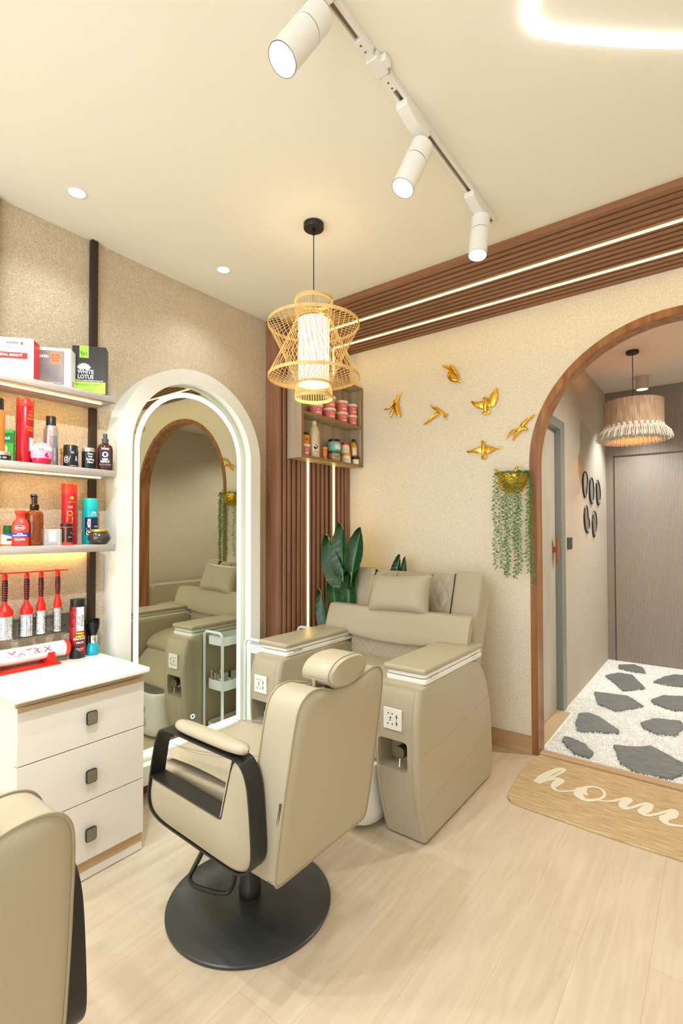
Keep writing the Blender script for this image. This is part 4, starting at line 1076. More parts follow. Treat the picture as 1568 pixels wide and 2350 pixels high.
def vine(x0, z0, x1, z1, y0, dens=105, wob=.006, big=1.2):
    dens = int(dens * 1.45)
    pts = []
    N = 14
    for k in range(N + 1):
        f = k / N
        pts.append(Vector((x0 + (x1 - x0) * f + rv.uniform(-wob, wob), y0 - .01 * math.sin(f * 3) + rv.uniform(-.004, .004), z0 + (z1 - z0) * f)))
    top = [Vector((x0 * .8 + .2 * 1.26, -.05, 1.703)), Vector(((x0 + 1.26 * .15) / 1.15, y0 * .9, 1.715))]
    sp = smooth_path(top + pts, 4)
    mb = MB(); mb.tube([v - Vector((1.26, 0, 1.583)) for v in sp], .0011, 4)
    for k in range(dens):
        f = (k + .5) / dens * (len(sp) - 1); i = int(f); p = sp[i].lerp(sp[min(i + 1, len(sp) - 1)], f - i) - Vector((1.26, 0, 1.583))
        a = rv.uniform(0, 2 * PI) if k % 3 == 0 else (0 if k % 2 else PI) + rv.uniform(-.7, .7)
        l = rv.uniform(.014, .024) * big; w = l * .115
        d = Vector((math.cos(a), -abs(math.sin(a)) * .8 + .1, rv.uniform(-.9, -.1))).normalized()
        s = d.cross(Vector((0, 1, .2))).normalized() * w; nn = d.cross(s).normalized() * w * .5
        mb.add([p, p + d * l * .45 + s, p + d * l, p + d * l * .45 - s, p + d * l * .45 + nn], [(0, 1, 4), (1, 2, 4), (2, 3, 4), (3, 0, 4)])
    return mb.build('vine', M_VINE, t, smooth=60)
for a in [(1.166, 1.69, 1.173, 1.116, -.06, 90), (1.212, 1.69, 1.222, 1.12, -.10, 100), (1.240, 1.69, 1.246, 1.07, -.085, 110), (1.268, 1.69, 1.262, 1.085, -.11, 110), (1.290, 1.68, 1.30, 1.24, -.10, 60), (1.325, 1.70, 1.308, 1.067, -.105, 130), (1.332, 1.70, 1.326, 1.10, -.09, 120), (1.369, 1.67, 1.368, 1.10, -.06, 110), (1.376, 1.66, 1.392, 1.03, -.045, 100)]:
    vine(a[0], a[1], a[2], a[3], a[4], a[5])

# ================================================================== POTTED PLANT
K = .941
def LP(x, z): return Vector((2.281 + (x - 2.281) * K, 0, 1.35 + (z - 1.35) * K))
t = thing('potted_plant', 'broad-leaved dark green plant in the corner behind the pedicure chair', 'plant', (.135, -.34, 0))
PO = Vector((.135, -.34, 0))
M_POT = mat('grey_pot', (90, 90, 88), .5)
MB().lathe([(0, 0), (.085, 0), (.10, .26), (.104, .27), (.096, .27), (.092, .24), (0, .24)], 36).build('pot', M_POT, t)
M_LEAF = mat('leaf_dark', (26, 66, 38), 0.32, var=((44, 92, 46), 12, (1, 1, .3)), coat=.2)
M_RIB = mat('leaf_rib', (98, 156, 70), 0.4)
def leaf(base, tip, width, y, bend=.02, face=0.0, stem=True, asym=0.0):
    b = LP(*base) + Vector((0, y, 0)); tp = LP(*tip) + Vector((0, y + .03, 0))
    ax = tp - b; Ln = ax.length; a = ax.normalized()
    side_ = a.cross(Vector((0, -1, 0))).normalized()
    side_ = (side_ * math.cos(face) + a.cross(side_) * math.sin(face)).normalized()
    nrm = side_.cross(a).normalized()
    if nrm.y > 0: nrm = -nrm
    def ctr(v): return b + ax * v + side_ * asym * math.sin(PI * v) + nrm * (-bend * v * v)
    def fn(u, v):
        s = 2 * u - 1
        w = width / 2 * (math.sin(PI * min(1, v * .96 + .04) ** .85) ** .62) * (1 - .25 * v)
        rip = .002 * math.sin(v * 46 + abs(s) * 5) * abs(s)
        return tuple(ctr(v) + side_ * s * w + nrm * (.035 * width / .15 * abs(s) ** 1.4 + rip) - PO)
    lf = MB().grid(fn, 16, 34).build('leaf', M_LEAF, t, smooth=80)
    MB().tube([ctr(v / 12) + nrm * .0015 - PO for v in range(13)], [.0042 * (1 - v / 14) for v in range(13)], 6).build('midrib', M_RIB, lf)
    if stem:
        MB().tube(smooth_path([b - PO, (b - PO) * .5 + Vector((0, 0, .05)), Vector((0, 0, .24))], 6), .006, 8).build('stem', M_RIB, t)
leaf((.150, 1.03), (.103, 1.41), .165, -.46)
leaf((.215, 1.06), (.262, 1.376), .145, -.44, face=.2)
leaf((.175, .93), (-.022, 1.323), .19, -.44, asym=-.03, bend=.0)
leaf((.10, .78), (.019, 1.026), .11, -.47, face=.5)
leaf((.02, .60), (-.075, .925), .12, -.47, bend=0)
leaf((.13, .70), (.03, .98), .14, -.43, bend=0)
leaf((.165, .80), (.150, .95), .05, -.48)
leaf((.215, .90), (.225, 1.11), .10, -.42, face=-.5)
leaf((.21, .75), (.165, 1.08), .12, -.46, face=.3)
leaf((.40, .95), (.438, 1.180), .09, -.20, bend=0, stem=False)
leaf((.46, .95), (.462, 1.163), .06, -.17, bend=0, stem=False)
MB().tube(smooth_path([LP(.42, .98) + Vector((0, -.2, 0)) - PO, Vector((.12, .1, .5)), Vector((0, 0, .24))], 6), .006, 8).build('stem', M_RIB, t)

# ================================================================== DOOR MAT
M_JUTE = bpy.data.materials.new('braided_jute'); M_JUTE.use_nodes = True
nt = M_JUTE.node_tree; b_ = nt.nodes['Principled BSDF']; b_.inputs['Roughness'].default_value = .9
tc_ = nt.nodes.new('ShaderNodeTexCoord'); mp_ = nt.nodes.new('ShaderNodeMapping'); mp_.inputs['Scale'].default_value = (6, 60, 1)
nz = nt.nodes.new('ShaderNodeTexNoise'); nz.inputs['Scale'].default_value = 1.6; nz.inputs['Detail'].default_value = 5
rp = nt.nodes.new('ShaderNodeValToRGB'); rp.color_ramp.elements[0].color = rgb(192, 162, 118); rp.color_ramp.elements[1].color = rgb(222, 196, 152); rp.color_ramp.elements[0].position = .35; rp.color_ramp.elements[1].position = .65
wv = nt.nodes.new('ShaderNodeTexWave'); wv.bands_direction = 'Y'; wv.inputs['Scale'].default_value = 22; wv.inputs['Distortion'].default_value = 1.5; wv.inputs['Detail Scale'].default_value = 3
nz2 = nt.nodes.new('ShaderNodeTexNoise'); nz2.inputs['Scale'].default_value = 190
ad = nt.nodes.new('ShaderNodeMath'); ad.operation = 'ADD'
bp = nt.nodes.new('ShaderNodeBump'); bp.inputs['Strength'].default_value = .7; bp.inputs['Distance'].default_value = .004
nt.links.new(tc_.outputs['Object'], mp_.inputs['Vector']); nt.links.new(mp_.outputs['Vector'], nz.inputs['Vector']); nt.links.new(nz.outputs['Fac'], rp.inputs['Fac']); nt.links.new(rp.outputs['Color'], b_.inputs['Base Color'])
nt.links.new(tc_.outputs['Object'], wv.inputs['Vector']); nt.links.new(tc_.outputs['Object'], nz2.inputs['Vector']); nt.links.new(wv.outputs['Fac'], ad.inputs[0]); nt.links.new(nz2.outputs['Fac'], ad.inputs[1]); nt.links.new(ad.outputs[0], bp.inputs['Height']); nt.links.new(bp.outputs['Normal'], b_.inputs['Normal'])
t = thing('door_mat', 'tan braided jute door mat with white script lettering, at the arch threshold', 'mat', (1.9, -.32, 0))
mp2 = [(1.415, -.02), (1.378, -.10), (1.378, -.30), (1.395, -.50), (1.412, -.60), (1.46, -.632), (1.85, -.65), (2.3, -.645), (2.62, -.62), (2.68, -.58), (2.69, -.3), (2.68, -.05), (2.64, -.015), (2.2, -.012), (1.7, -.012)]
mp2 = round_poly(mp2, .04, 4)
MB().prism([(x - 1.9, y + .32) for x, y in mp2], 'xy', .0, .010).build('jute_mat', M_JUTE, t, bevel=.003)
M_PAINT = mat('white_paint', (240, 232, 212), .85, bump=(160, .5, .002))
def stroke(pts, w):
    sp = smooth_path([(x - 1.9, y + .32, .0106 + .0012 * i / len(pts)) for i, (x, y) in enumerate(pts)], 5)
    ws = []
    for i in range(len(w) - 1):
        for k in range(5): ws.append(w[i] + (w[i + 1] - w[i]) * k / 5)
    ws.append(w[-1])
    vs = []
    for i, p in enumerate(sp):
        d = (sp[min(i + 1, len(sp) - 1)] - sp[max(i - 1, 0)]).normalized(); s_ = Vector((-d.y, d.x, 0)) * ws[i] * .68
        vs += [p + s_, p - s_]
    MB().add(vs, [(2 * i, 2 * i + 1, 2 * i + 3, 2 * i + 2) for i in range(len(sp) - 1)]).build('lettering', M_PAINT, t, smooth=0)
stroke([(1.49, -.365), (1.50, -.27), (1.53, -.17), (1.558, -.118), (1.572, -.135), (1.556, -.20), (1.525, -.29), (1.488, -.365)], [.03, .032, .026, .018, .014, .012, .016, .03])
stroke([(1.488, -.362), (1.525, -.305), (1.56, -.255), (1.583, -.262), (1.575, -.315), (1.572, -.36), (1.60, -.385), (1.64, -.362), (1.68, -.32)], [.02, .014, .016, .034, .030, .018, .012, .010, .012])
stroke([(1.715, -.262), (1.690, -.30), (1.694, -.36), (1.73, -.392), (1.775, -.36), (1.80, -.30), (1.788, -.245), (1.75, -.228), (1.712, -.255), (1.705, -.30), (1.73, -.345)], [.012, .03, .034, .022, .014, .010, .012, .012, .016, .022, .012])
stroke([(1.785, -.36), (1.83, -.335), (1.865, -.29), (1.895, -.25), (1.905, -.262), (1.888, -.32), (1.895, -.362), (1.925, -.335), (1.965, -.265), (1.992, -.248), (1.985, -.30), (1.972, -.35), (1.99, -.368), (2.03, -.325), (2.07, -.262), (2.093, -.245), (2.085, -.30), (2.058, -.35), (2.075, -.39), (2.13, -.372), (2.18, -.33)],
       [.008, .010, .012, .014, .026, .03, .020, .012, .012, .022, .034, .032, .014, .012, .012, .022, .034, .030, .022, .012, .010])
stroke([(2.18, -.33), (2.225, -.29), (2.235, -.25), (2.205, -.24), (2.185, -.30), (2.20, -.37), (2.25, -.38), (2.31, -.33)], [.01, .012, .014, .014, .03, .026, .016, .008])

# ================================================================== PRODUCTS
FZR = R(62)
def item(name, label, cat, x, y, z, parts, group=None, rz=FZR, n=32):
    t = thing(name, label, cat, (x, y, z), rz, group)
    out = {}
    for pn, prof, m in parts:
        out[pn] = MB().lathe(prof, n).build(pn, m, t, smooth=42)
    return t, out
G1, G2, G3, GC = 'boxes on the upper wall shelf', 'toiletries on the middle wall shelf', 'toiletries on the lowest wall shelf', 'products in the corner wall cabinet'
M_CRIM = mat('crimson_can', (186, 26, 40), 0.28, .2); M_ORED = mat('orange_red_cap', (226, 52, 36), 0.35)
M_SILV = mat('silver_can', (200, 196, 186), 0.28, .8); M_JBLK = mat('jar_black', (32, 32, 34), 0.3)
M_AMBG = mat('amber_glass', (150, 70, 20), 0.08, trans=.35, coat=.4); M_DRED = mat('dark_red_glass', (74, 22, 16), 0.1, coat=.5)
M_TEAL = mat('teal_can', (0, 176, 186), 0.3); M_NAVY = mat('navy_print', (26, 36, 70), .4)
M_WBOX = mat('white_card', (240, 238, 234), .35); M_RCARD = mat('red_card', (216, 44, 36), .4); M_GCARD = mat('grey_card', (120, 112, 112), .35, var=((168, 158, 156), 6, (1, 1, 1)))
M_OCARD = mat('orange_card2', (244, 140, 92), .4); M_DCARD = mat('charcoal_card', (52, 50, 48), .35); M_LIME = mat('lime_card', (166, 214, 70), .4)
M_PKL = mat('pink_label', (236, 122, 140), .4); M_GREEN = mat('green_pack', (70, 176, 60), .4)

# --- boxes on the upper shelf
def carton(label, fr, w, d, h, body):
    """fr = front-right bottom corner, front faces local -Y"""
    th = R(50)
    t = thing('product_box', label, 'box', (fr[0], fr[1], 1.9652), th, G1)
    MB().box(-w, 0, 0, d, 0, h).build('carton', body, t, bevel=.0015, seg=1)
    return t
t = carton('white box with red side and red stripe, leftmost on the upper shelf', (.062, -2.272), .185, .068, .170, M_WBOX)
MB().box(0.0004, .0008, .003, .065, .003, .167).build('red_side', M_RCARD, t)
MB().box(-.155, -.022, -.0006, -.0001, .085, .110).build('red_stripe', M_RCARD, t)
MB().ball((0, 0, 0), (.020, .0012, .024), 20, 10).build('rose_print', mat('rose_print', (240, 120, 100), .5), t, loc=(-.165, -.0006, .085))
text('KANPEKI', .015, M_INK, t, (-.075, -.001, .148), sx=.75, bold=.01); MB().box(-.046, -.040, -.0009, -.0002, .142, .154).build('red_square', M_RCARD, t)
text('BRIDAL BRIGHT', .0145, M_INKW, t, (-.088, -.0012, .0985), sx=.95, bold=.02)
text('KIT CONTENTS\n8 x 35 g', .006, M_INK, t, (-.120, -.001, .070)); text('BRIGHTENING, LIGHTENING, GLOWING', .0055, M_INK, t, (-.080, -.001, .030), bold=.01)
t = carton('white-edged grey box with orange tab, middle of the upper shelf', (.074, -2.130), .150, .066, .168, M_WBOX)
MB().box(-.146, -.026, -.0005, -.0001, .010, .155).build('grey_front', M_GCARD, t)
MB().box(-.080, -.038, -.0009, -.0005, .098, .150).build('orange_tab', M_OCARD, t)
MB().box(.0003, .0007, .02, .045, .012, .035).build('orange_sticker', M_OCARD, t)
text('KANPEKI', .017, M_INKW, t, (-.112, -.0009, .128), sx=.75, bold=.03)
text('GLASS\nGLOW\nSKIN', .0125, mat('ink_brown', (96, 56, 40), .6), t, (-.059, -.0013, .124), sx=1.0, bold=.01)
text('BRIGHTENING, HYDRATING, PLUMPING', .0052, M_INKW, t, (-.085, -.0009, .018))
t = carton('charcoal and lime green box with a white flower print at the shelf end', (.092, -1.988), .138, .052, .212, M_DCARD)
MB().box(-.1448, -.0002, -.0006, -.0001, .0, .052).build('lime_band', M_LIME, t)
MB().box(-.108, -.070, -.0009, -.0004, .158, .2125).box(-.108, -.070, -.0005, .03, .2121, .2127).build('lime_tab', M_LIME, t)
text('fyc', .026, mat('ink_green', (40, 90, 30), .6), t, (-.089, -.0014, .178))
mb = MB()
for k in range(9):
    a = R(-72 + 18 * k); q = [(0, 0), (.009, .014), (0, .032), (-.009, .014)]
    mb.prism([(-.089 + (x * math.cos(a) + z * math.sin(a)) * 1.0, .108 + (-x * math.sin(a) + z * math.cos(a)) * .9) for x, z in q], 'xz', -.0022 + .0001 * abs(k - 4), -.0008)
mb.build('lotus_print', M_INKW, t)
text('WHITE\nLOTUS', .025, M_INKW, t, (-.082, -.0012, .084), sx=.85, bold=.02, line=.9)
text('WHITENING & BRIGHTENING FACIAL KIT', .0068, M_INKW, t, (-.073, -.0012, .0565), bold=.02)
text('REDUCES DARK SPOTS & SUN DAMAGE\nHELPS GIVE RADIANCE TO THE SKIN', .0055, M_INK, t, (-.075, -.0012, .038)); text('5 Pouches of 50 g', .005, M_INK, t, (-.075, -.0012, .014))

# --- middle shelf
z2 = 1.6262
t, p = item('lotion_bottle', 'tall amber bottle with black cap at the left edge of the middle shelf', 'bottle', .03, -2.387, z2, [('bottle', [(.024, 0), (.026, .004), (.026, .19), (.022, .20)], mat('amber_oil', (196, 120, 50), .12, coat=.4)), ('cap', [(.022, .20), (.022, .245), (0, .246)], M_JBLK)], G2)
t = thing('wipes_pack', 'green and white flat pack standing behind the round tin on the middle shelf', 'pack', (-.035, -2.335, z2), FZR, G2)
MB().prism(round_poly([(-.03, 0), (.03, 0), (.031, .14), (-.031, .14)], .006), 'xz', -.014, .014).build('pack', M_GREEN, t, bevel=.006)
MB().box(-.03, .03, -.0150, -.0142, .085, .125).build('dark_band', mat('dark_green', (20, 120, 60), .4), t); text('ettol', .020, M_INKW, t, (-.002, -.0153, .104), bold=.02)
MB().lathe([(0, 0), (.018, 0), (.018, .002), (0, .002)], 24, M=Matrix.Translation((-.008, -.0145, .06)) @ Matrix.Rotation(R(90), 4, 'X')).build('almond_badge', mat('almond_badge', (232, 190, 178), .5), t)
t, p = item('styling_tin', 'low black tin with grey lid, in front of the green pack', 'tin', .055, -2.375, z2, [('tin', [(.026, 0), (.027, .002), (.027, .020)], M_JBLK), ('lid', [(.028, .020), (.028, .032), (.026, .034), (0, .034)], M_SILV)], G2)
text('BAR  CO', .009, M_INKW, p['tin'], (0, 0, .010), wrap=.0273, bold=.02)
t, p = item('hairspray_can', 'tall crimson spray can with orange-red cap, tallest on the middle shelf', 'can', -.004, -2.276, z2, [('can', [(.030, 0), (.031, .003), (.031, .235), (.030, .238)], M_CRIM), ('cap', [(.031, .238), (.0315, .24), (.0315, .268), (.029, .272), (0, .272)], M_ORED)], G2)
band('back_label', M_WBOX, p['can'], .0313, .055, .11, 38, 95)
text('Miss\nGlow', .014, M_INKY, p['can'], (0, 0, .195), wrap=.0313, ang=R(52)); text('STRONG\nHOLD', .011, M_INKY, p['can'], (0, 0, .145), wrap=.0313, ang=R(52)); text('Miss', .010, M_INKY, p['can'], (0, 0, .218), wrap=.0313, ang=R(50))
M_PNKB = mat('pink_band', (236, 150, 190), .35)
t, p = item('air_freshener', 'white and pink domed air freshener with a red base', 'air freshener', .058, -2.236, z2, [('base', [(.030, 0), (.033, .004), (.037, .022)], mat('red_gel', (214, 28, 60), .15, coat=.4)), ('band', [(.037, .022), (.0395, .034), (.0385, .056)], M_PNKB), ('dome', [(.0385, .056), (.036, .068), (.030, .079), (.018, .087), (0, .090)], M_WBOX)], G2)
mb = MB()
for k in range(14):
    a = 2 * PI * k / 14
    for rr3, z in ((.0315, .0785), (.0225, .0855)): mb.ball((rr3 * math.cos(a), rr3 * math.sin(a), z), (.0028, .0028, .0022), 8, 5)
mb.build('vent_hole', mat('vent_pink', (206, 120, 120), .6), p['dome'])
for a, z in ((28, .034), (38, .030), (33, .041)): MB().ball((.0395 * math.cos(-PI / 2 + R(a)), .0395 * math.sin(-PI / 2 + R(a)), z), .0045, 8, 6).build('flower_print', M_CRIM, p['band'])
band('red_tag', M_ORED, p['dome'], .0389, .056, .061, -8, 16); text('AIR', .005, M_INKW, p['dome'], (0, 0, .0585), wrap=.0393, ang=R(4))
t, p = item('hairspray_can', 'slim silver hairspray can with black cap behind the domed air freshener', 'can', -.012, -2.172, z2, [('can', [(.026, 0), (.0275, .003), (.0275, .155), (.024, .170), (.020, .178)], M_SILV), ('cap', [(.0195, .176), (.0195, .216), (.018, .219), (0, .219)], M_JBLK)], G2)
band('grey_stripe', mat('stripe_grey', (128, 128, 130), .4), p['can'], .0278, .0, .135, 20, 60); text('Romance', .020, M_INKR, p['can'], (0, 0, .120), wrap=.0281, spin=R(90), bold=.02, ang=R(0)); text('HAIR SPRAY', .010, M_INKW, p['can'], (0, 0, .055), wrap=.0281, spin=R(90), ang=R(38))
t, p = item('pill_jar', 'orange-lidded amber jar half hidden behind the black signature jar', 'jar', -.04, -2.082, z2, [('jar', [(.033, 0), (.034, .003), (.034, .075)], mat('orange_beads', (226, 140, 80), .3, var=((240, 190, 150), 70, (1, 1, 1)))), ('lid', [(.036, .072), (.036, .092), (0, .093)], mat('orange_lid', (246, 160, 30), .35))], G2)
t, p = item('hair_gel_jar', 'black cylinder jar with white signature scribbles on the middle shelf', 'jar', .03, -2.108, z2, [('jar', [(.0275, 0), (.0285, .003), (.0285, .095), (.027, .098), (0, .098)], M_JBLK)], G2)
text('KIS', .013, M_INKW, p['jar'], (0, 0, .065), wrap=.0288, sx=.7, ang=R(20)); text('@/', .034, M_INKW, p['jar'], (0, 0, .036), wrap=.0288, ang=R(-28), sx=.7); text('&', .032, M_INKW, p['jar'], (0, 0, .040), wrap=.0288, ang=R(52), sx=.6); text('HAIR WAX', .006, M_INKW, p['jar'], (0, 0, .008), wrap=.0288, ang=R(30))
t, p = item('fiber_jar', 'black hair fibre jar with silver lid, next to the dark red spray', 'jar', .032, -2.032, z2, [('jar', [(.0265, 0), (.027, .002), (.027, .078)], M_JBLK), ('lid', [(.0275, .078), (.0275, .094), (.026, .096), (0, .096)], M_SILV)], G2)
text('Dexe\nHair\nBuilding\nFibers', .0125, M_INKW, p['jar'], (-.0, 0, .050), wrap=.0274, ang=R(20), sx=.85, bold=.02)
t = thing('spray_bottle', 'dark red flat spray bottle with grey pump at the end of the middle shelf', 'bottle', (.045, -1.963, z2), R(64), G2)
def flat_bottle(prof, m, t, nm, sy=.55, n=32):
    mb = MB().lathe(prof, n); mb.v = [(x, y * sy, z) for x, y, z in mb.v]; return mb.build(nm, m, t, smooth=45)
bo = flat_bottle([(.026, 0), (.031, .004), (.033, .02), (.033, .098), (.030, .112), (.020, .122), (.012, .126)], M_DRED, t, 'bottle')
MB().lathe([(.014, .124), (.0145, .145), (.010, .146)], 20).lathe([(.009, .146), (.0095, .166), (.008, .17), (0, .17)], 20).build('pump', mat('slate_pump', (70, 76, 80), .4), t)
MB().box(-.0235, .0235, -.0187, -.0178, .014, .105).build('label', mat('label_black', (28, 22, 24), .4), bo)
MB().box(-.0165, .0165, -.0192, -.0187, .094, .104).build('red_title', M_RCARD, bo); text('SAVAN', .0095, M_INKW, bo, (0, -.0196, .099), bold=.03)
MB().lathe([(0, 0), (.0125, 0), (.0125, .0006), (0, .0006)], 28, M=Matrix.Translation((0, -.0187, .073)) @ Matrix.Rotation(R(90), 4, 'X')).build('round_badge', M_INKW, bo)
MB().ball((0, -.0194, .074), (.006, .0006, .0075), 14, 8).build('bearded_face_print', M_INK, bo)
text('DEEP\nIMPACT', .0125, M_INKW, bo, (0, -.0192, .045), sx=.85, bold=.04, line=.85); MB().box(-.022, .022, -.0192, -.0187, .0215, .0225).build('red_line', M_RCARD, bo); text('AFTERSHAVE COLOGNE SPRAY', .0035, M_INKW, bo, (0, -.0194, .027))

# --- lowest shelf
z3 = 1.2922
t, p = item('lotion_bottle', 'orange bottle cut by the left photo edge on the lowest shelf', 'bottle', .0, -2.385, z3, [('bottle', [(.022, 0), (.024, .003), (.024, .085), (.014, .10), (.012, .11), (0, .11)], mat('orange_lid'))], G3)
t = thing('blade_box', 'small white and blue carton with orange base on the lowest shelf', 'box', (.005, -2.338, z3), R(60), G3)
MB().box(-.022, .022, -.012, .012, 0, .049).build('carton', M_WBOX, t, bevel=.0008)
MB().prism([(-.022, .049), (.022, .049), (.022, .036)], 'xz', -.0126, -.0121).build('blue_print', mat('royal_blue', (20, 70, 180), .4), t); MB().box(-.022, .022, -.0126, -.0121, 0, .008).build('orange_print', mat('orange_card'), t)
MB().box(-.0, .018, -.0126, -.0121, .020, .030).build('scissors_print', mat('ink_brown'), t)
t, p = item('green_tub', 'small green tub behind the blue and white carton on the lowest shelf', 'tub', -.05, -2.318, z3, [('tub', [(.014, 0), (.016, .002), (.016, .070), (.015, .082), (0, .083)], mat('deep_green', (30, 104, 50), .5, bump=(200, .6, .002)))], G3)
t = thing('aftershave_bottle', 'bright red after-shave bottle with a blue band on the lowest shelf', 'bottle', (.045, -2.306, z3), R(64), G3)
M_BRUT = mat('bright_red_plastic', (232, 60, 44), .35)
bo = flat_bottle([(.028, 0), (.030, .003), (.030, .085), (.027, .095), (.017, .108), (.0155, .112), (.0155, .124)], M_BRUT, t, 'bottle', .6)
MB().lathe([(.0155, .122), (.017, .128), (.021, .132), (.0215, .139), (.017, .142), (0, .143)], 28).build('stopper', M_BRUT, t)
mb = MB().lathe([(.0303, .036), (.0303, .054)], 32); mb.v = [(x, y * .6 - .0000, z) for x, y, z in mb.v]; mb.build('blue_band', mat('royal_blue', (20, 70, 180), .4), bo)
text('AFTER\nSHAVE LOTION', .0068, M_INKW, bo, (0, -.0189, .045), bold=.04, line=.9); text('CLASSIC', .010, M_INKW, bo, (0, -.0189, .026), bold=.04); text('Brools', .011, M_INKW, bo, (0, -.0189, .073), bold=.02)
MB().tube([(.0175 * math.cos(a), -.0184 + .0035 * abs(math.cos(a)) ** 2, .0735 + .0095 * math.sin(a)) for a in [R(12 * k) for k in range(30)]], .0005, 4, closed=True).build('oval_print', M_INKW, bo)
t = thing('trigger_spray', 'amber glass trigger spray bottle with dark nozzle on the lowest shelf', 'spray bottle', (.03, -2.250, z3), R(64), G3)
bo = MB().lathe([(.030, 0), (.033, .004), (.033, .125), (.030, .136), (.018, .145), (.014, .147)], 36).build('bottle', M_AMBG, t)
text('NASHI\nARGAN', .016, mat('ink_dark_brown', (60, 30, 16), .6), bo, (0, 0, .075), wrap=.0334, spin=R(90), ang=R(-12), bold=.01)
MB().lathe([(.0150, .147), (.0165, .149), (.0165, .168), (.013, .171)], 24).build('collar', M_BLKP, t)
MB().tube(smooth_path([(0, 0, .168), (0, -.002, .190), (-.004, -.006, .203), (-.002, -.024, .209)], 5), [.011] * 10 + [.0115, .011, .009, .008, .007, .006], 12).ball((0, .004, .200), (.012, .018, .014), 14, 8).tube(smooth_path([(0, -.018, .200), (0, -.026, .188), (0, -.022, .172), (0, -.028, .160)], 5), .0035, 8).build('trigger', mat('smoke_plastic', (48, 40, 34), .15, coat=.4), t)
t = thing('cream_box', 'clear box holding a white cream jar on the lowest shelf', 'box', (.045, -2.183, z3), R(58), G3)
MB().prism(round_poly([(-.034, -.022), (.034, -.022), (.034, .022), (-.034, .022)], .004), 'xy', .0, .068).build('clear_case', mat('clear_plastic', (250, 250, 248), .1, trans=.75, ior=1.1), t)
MB().lathe([(.019, .014), (.0205, .016), (.0205, .064), (0, .065)], 28).build('white_jar', M_WHITE, t); MB().box(-.018, .012, -.0205, .018, .001, .011).build('grey_base', mat('stripe_grey'), t); MB().box(.006, .013, -.0226, -.0221, .022, .046).build('blue_print', mat('pale_blue', (170, 210, 236), .4), t)
t, p = item('hair_wax_jar', 'small black and red wax jar beside the tall red can with gold letters', 'jar', .058, -2.134, z3, [('jar', [(.0225, 0), (.0235, .003), (.0235, .078)], M_BRUT), ('lid', [(.0215, .078), (.024, .080), (.024, .090), (.021, .093), (0, .093)], M_JBLK)], G3)
band('black_label', M_JBLK, p['jar'], .0238, .012, .074, -78, -12); band('black_label', M_JBLK, p['jar'], .0238, .012, .074, 2, 75)
text('MATT', .007, M_INKW, p['jar'], (0, 0, .040), wrap=.0241, spin=R(90), ang=R(-48), bold=.02); text('Barber', .006, M_INKW, p['jar'], (0, 0, .034), wrap=.0241, ang=R(38)); text('L', .012, M_INKW, p['jar'], (0, 0, .052), wrap=.0241, ang=R(48))
t, p = item('hairspray_can', 'tall red spray can with gold lettering on the lowest shelf', 'can', -.015, -2.092, z3, [('can', [(.030, 0), (.031, .003), (.031, .225), (.030, .228)], M_CRIM), ('cap', [(.031, .222), (.0315, .23), (.0315, .264), (.029, .269), (0, .269)], M_ORED)], G3)
text('ENZO', .034, M_INKY, p['can'], (0, 0, .105), wrap=.0313, spin=R(90), ang=R(12), sx=1.0, bold=.01); text('MISS CAY', .009, M_INKY, p['can'], (0, 0, .187), wrap=.0313, ang=R(24)); text('HAIR SPRAY', .006, M_INKY, p['can'], (0, 0, .045), wrap=.0313, ang=R(30)); text('Strong\nHOLD', .007, M_INKW, p['can'], (0, 0, .165), wrap=.0313, ang=R(12))
mb = MB(); mb.lathe([(0, 0), (.008, 0), (.008, .0005), (0, .0005)], 20, M=Matrix.Rotation(R(24), 4, 'Z') @ Matrix.Translation((0, -.0310, .205)) @ Matrix.Rotation(R(90), 4, 'X')); mb.build('gold_emblem', M_INKY, p['can'])
t, p = item('shave_gel_can', 'teal shaving gel can with navy print at the right end of the lowest shelf', 'can', -.042, -1.986, z3, [('can', [(.031, 0), (.033, .004), (.033, .160)], M_TEAL), ('cap', [(.0325, .160), (.0335, .162), (.0335, .205), (.031, .210), (0, .210)], mat('teal_cap', (24, 196, 200), .3))], G3)
band('navy_label', M_NAVY, p['can'], .0333, .045, .122, -38, 88); text('Gillette', .026, M_INKW, p['can'], (0, 0, .078), wrap=.0338, spin=R(90), ang=R(-8), bold=.03, sx=.95); text('33%', .014, M_INKW, p['can'], (0, 0, .143), wrap=.0338, ang=R(30), bold=.03); text('Extra Free', .007, M_INKW, p['can'], (0, 0, .132), wrap=.0338, ang=R(28), bold=.02); text('FOAM', .008, M_INKW, p['can'], (0, 0, .08), wrap=.0338, ang=R(52), bold=.03)
t, p = item('cream_pot', 'round dark grey pot with a gold lid, in front of the teal can', 'jar', .052, -1.990, z3, [('pot', [(.020, 0), (.034, .004), (.046, .018), (.048, .030), (.043, .046), (.034, .056)], mat('charcoal_glaze', (66, 64, 62), .15, .3, coat=.5)), ('lid', [(.037, .055), (.039, .057), (.039, .065), (.037, .067), (0, .067)], mat('gold_lid', (214, 170, 70), .3, .6))], G3, n=44)

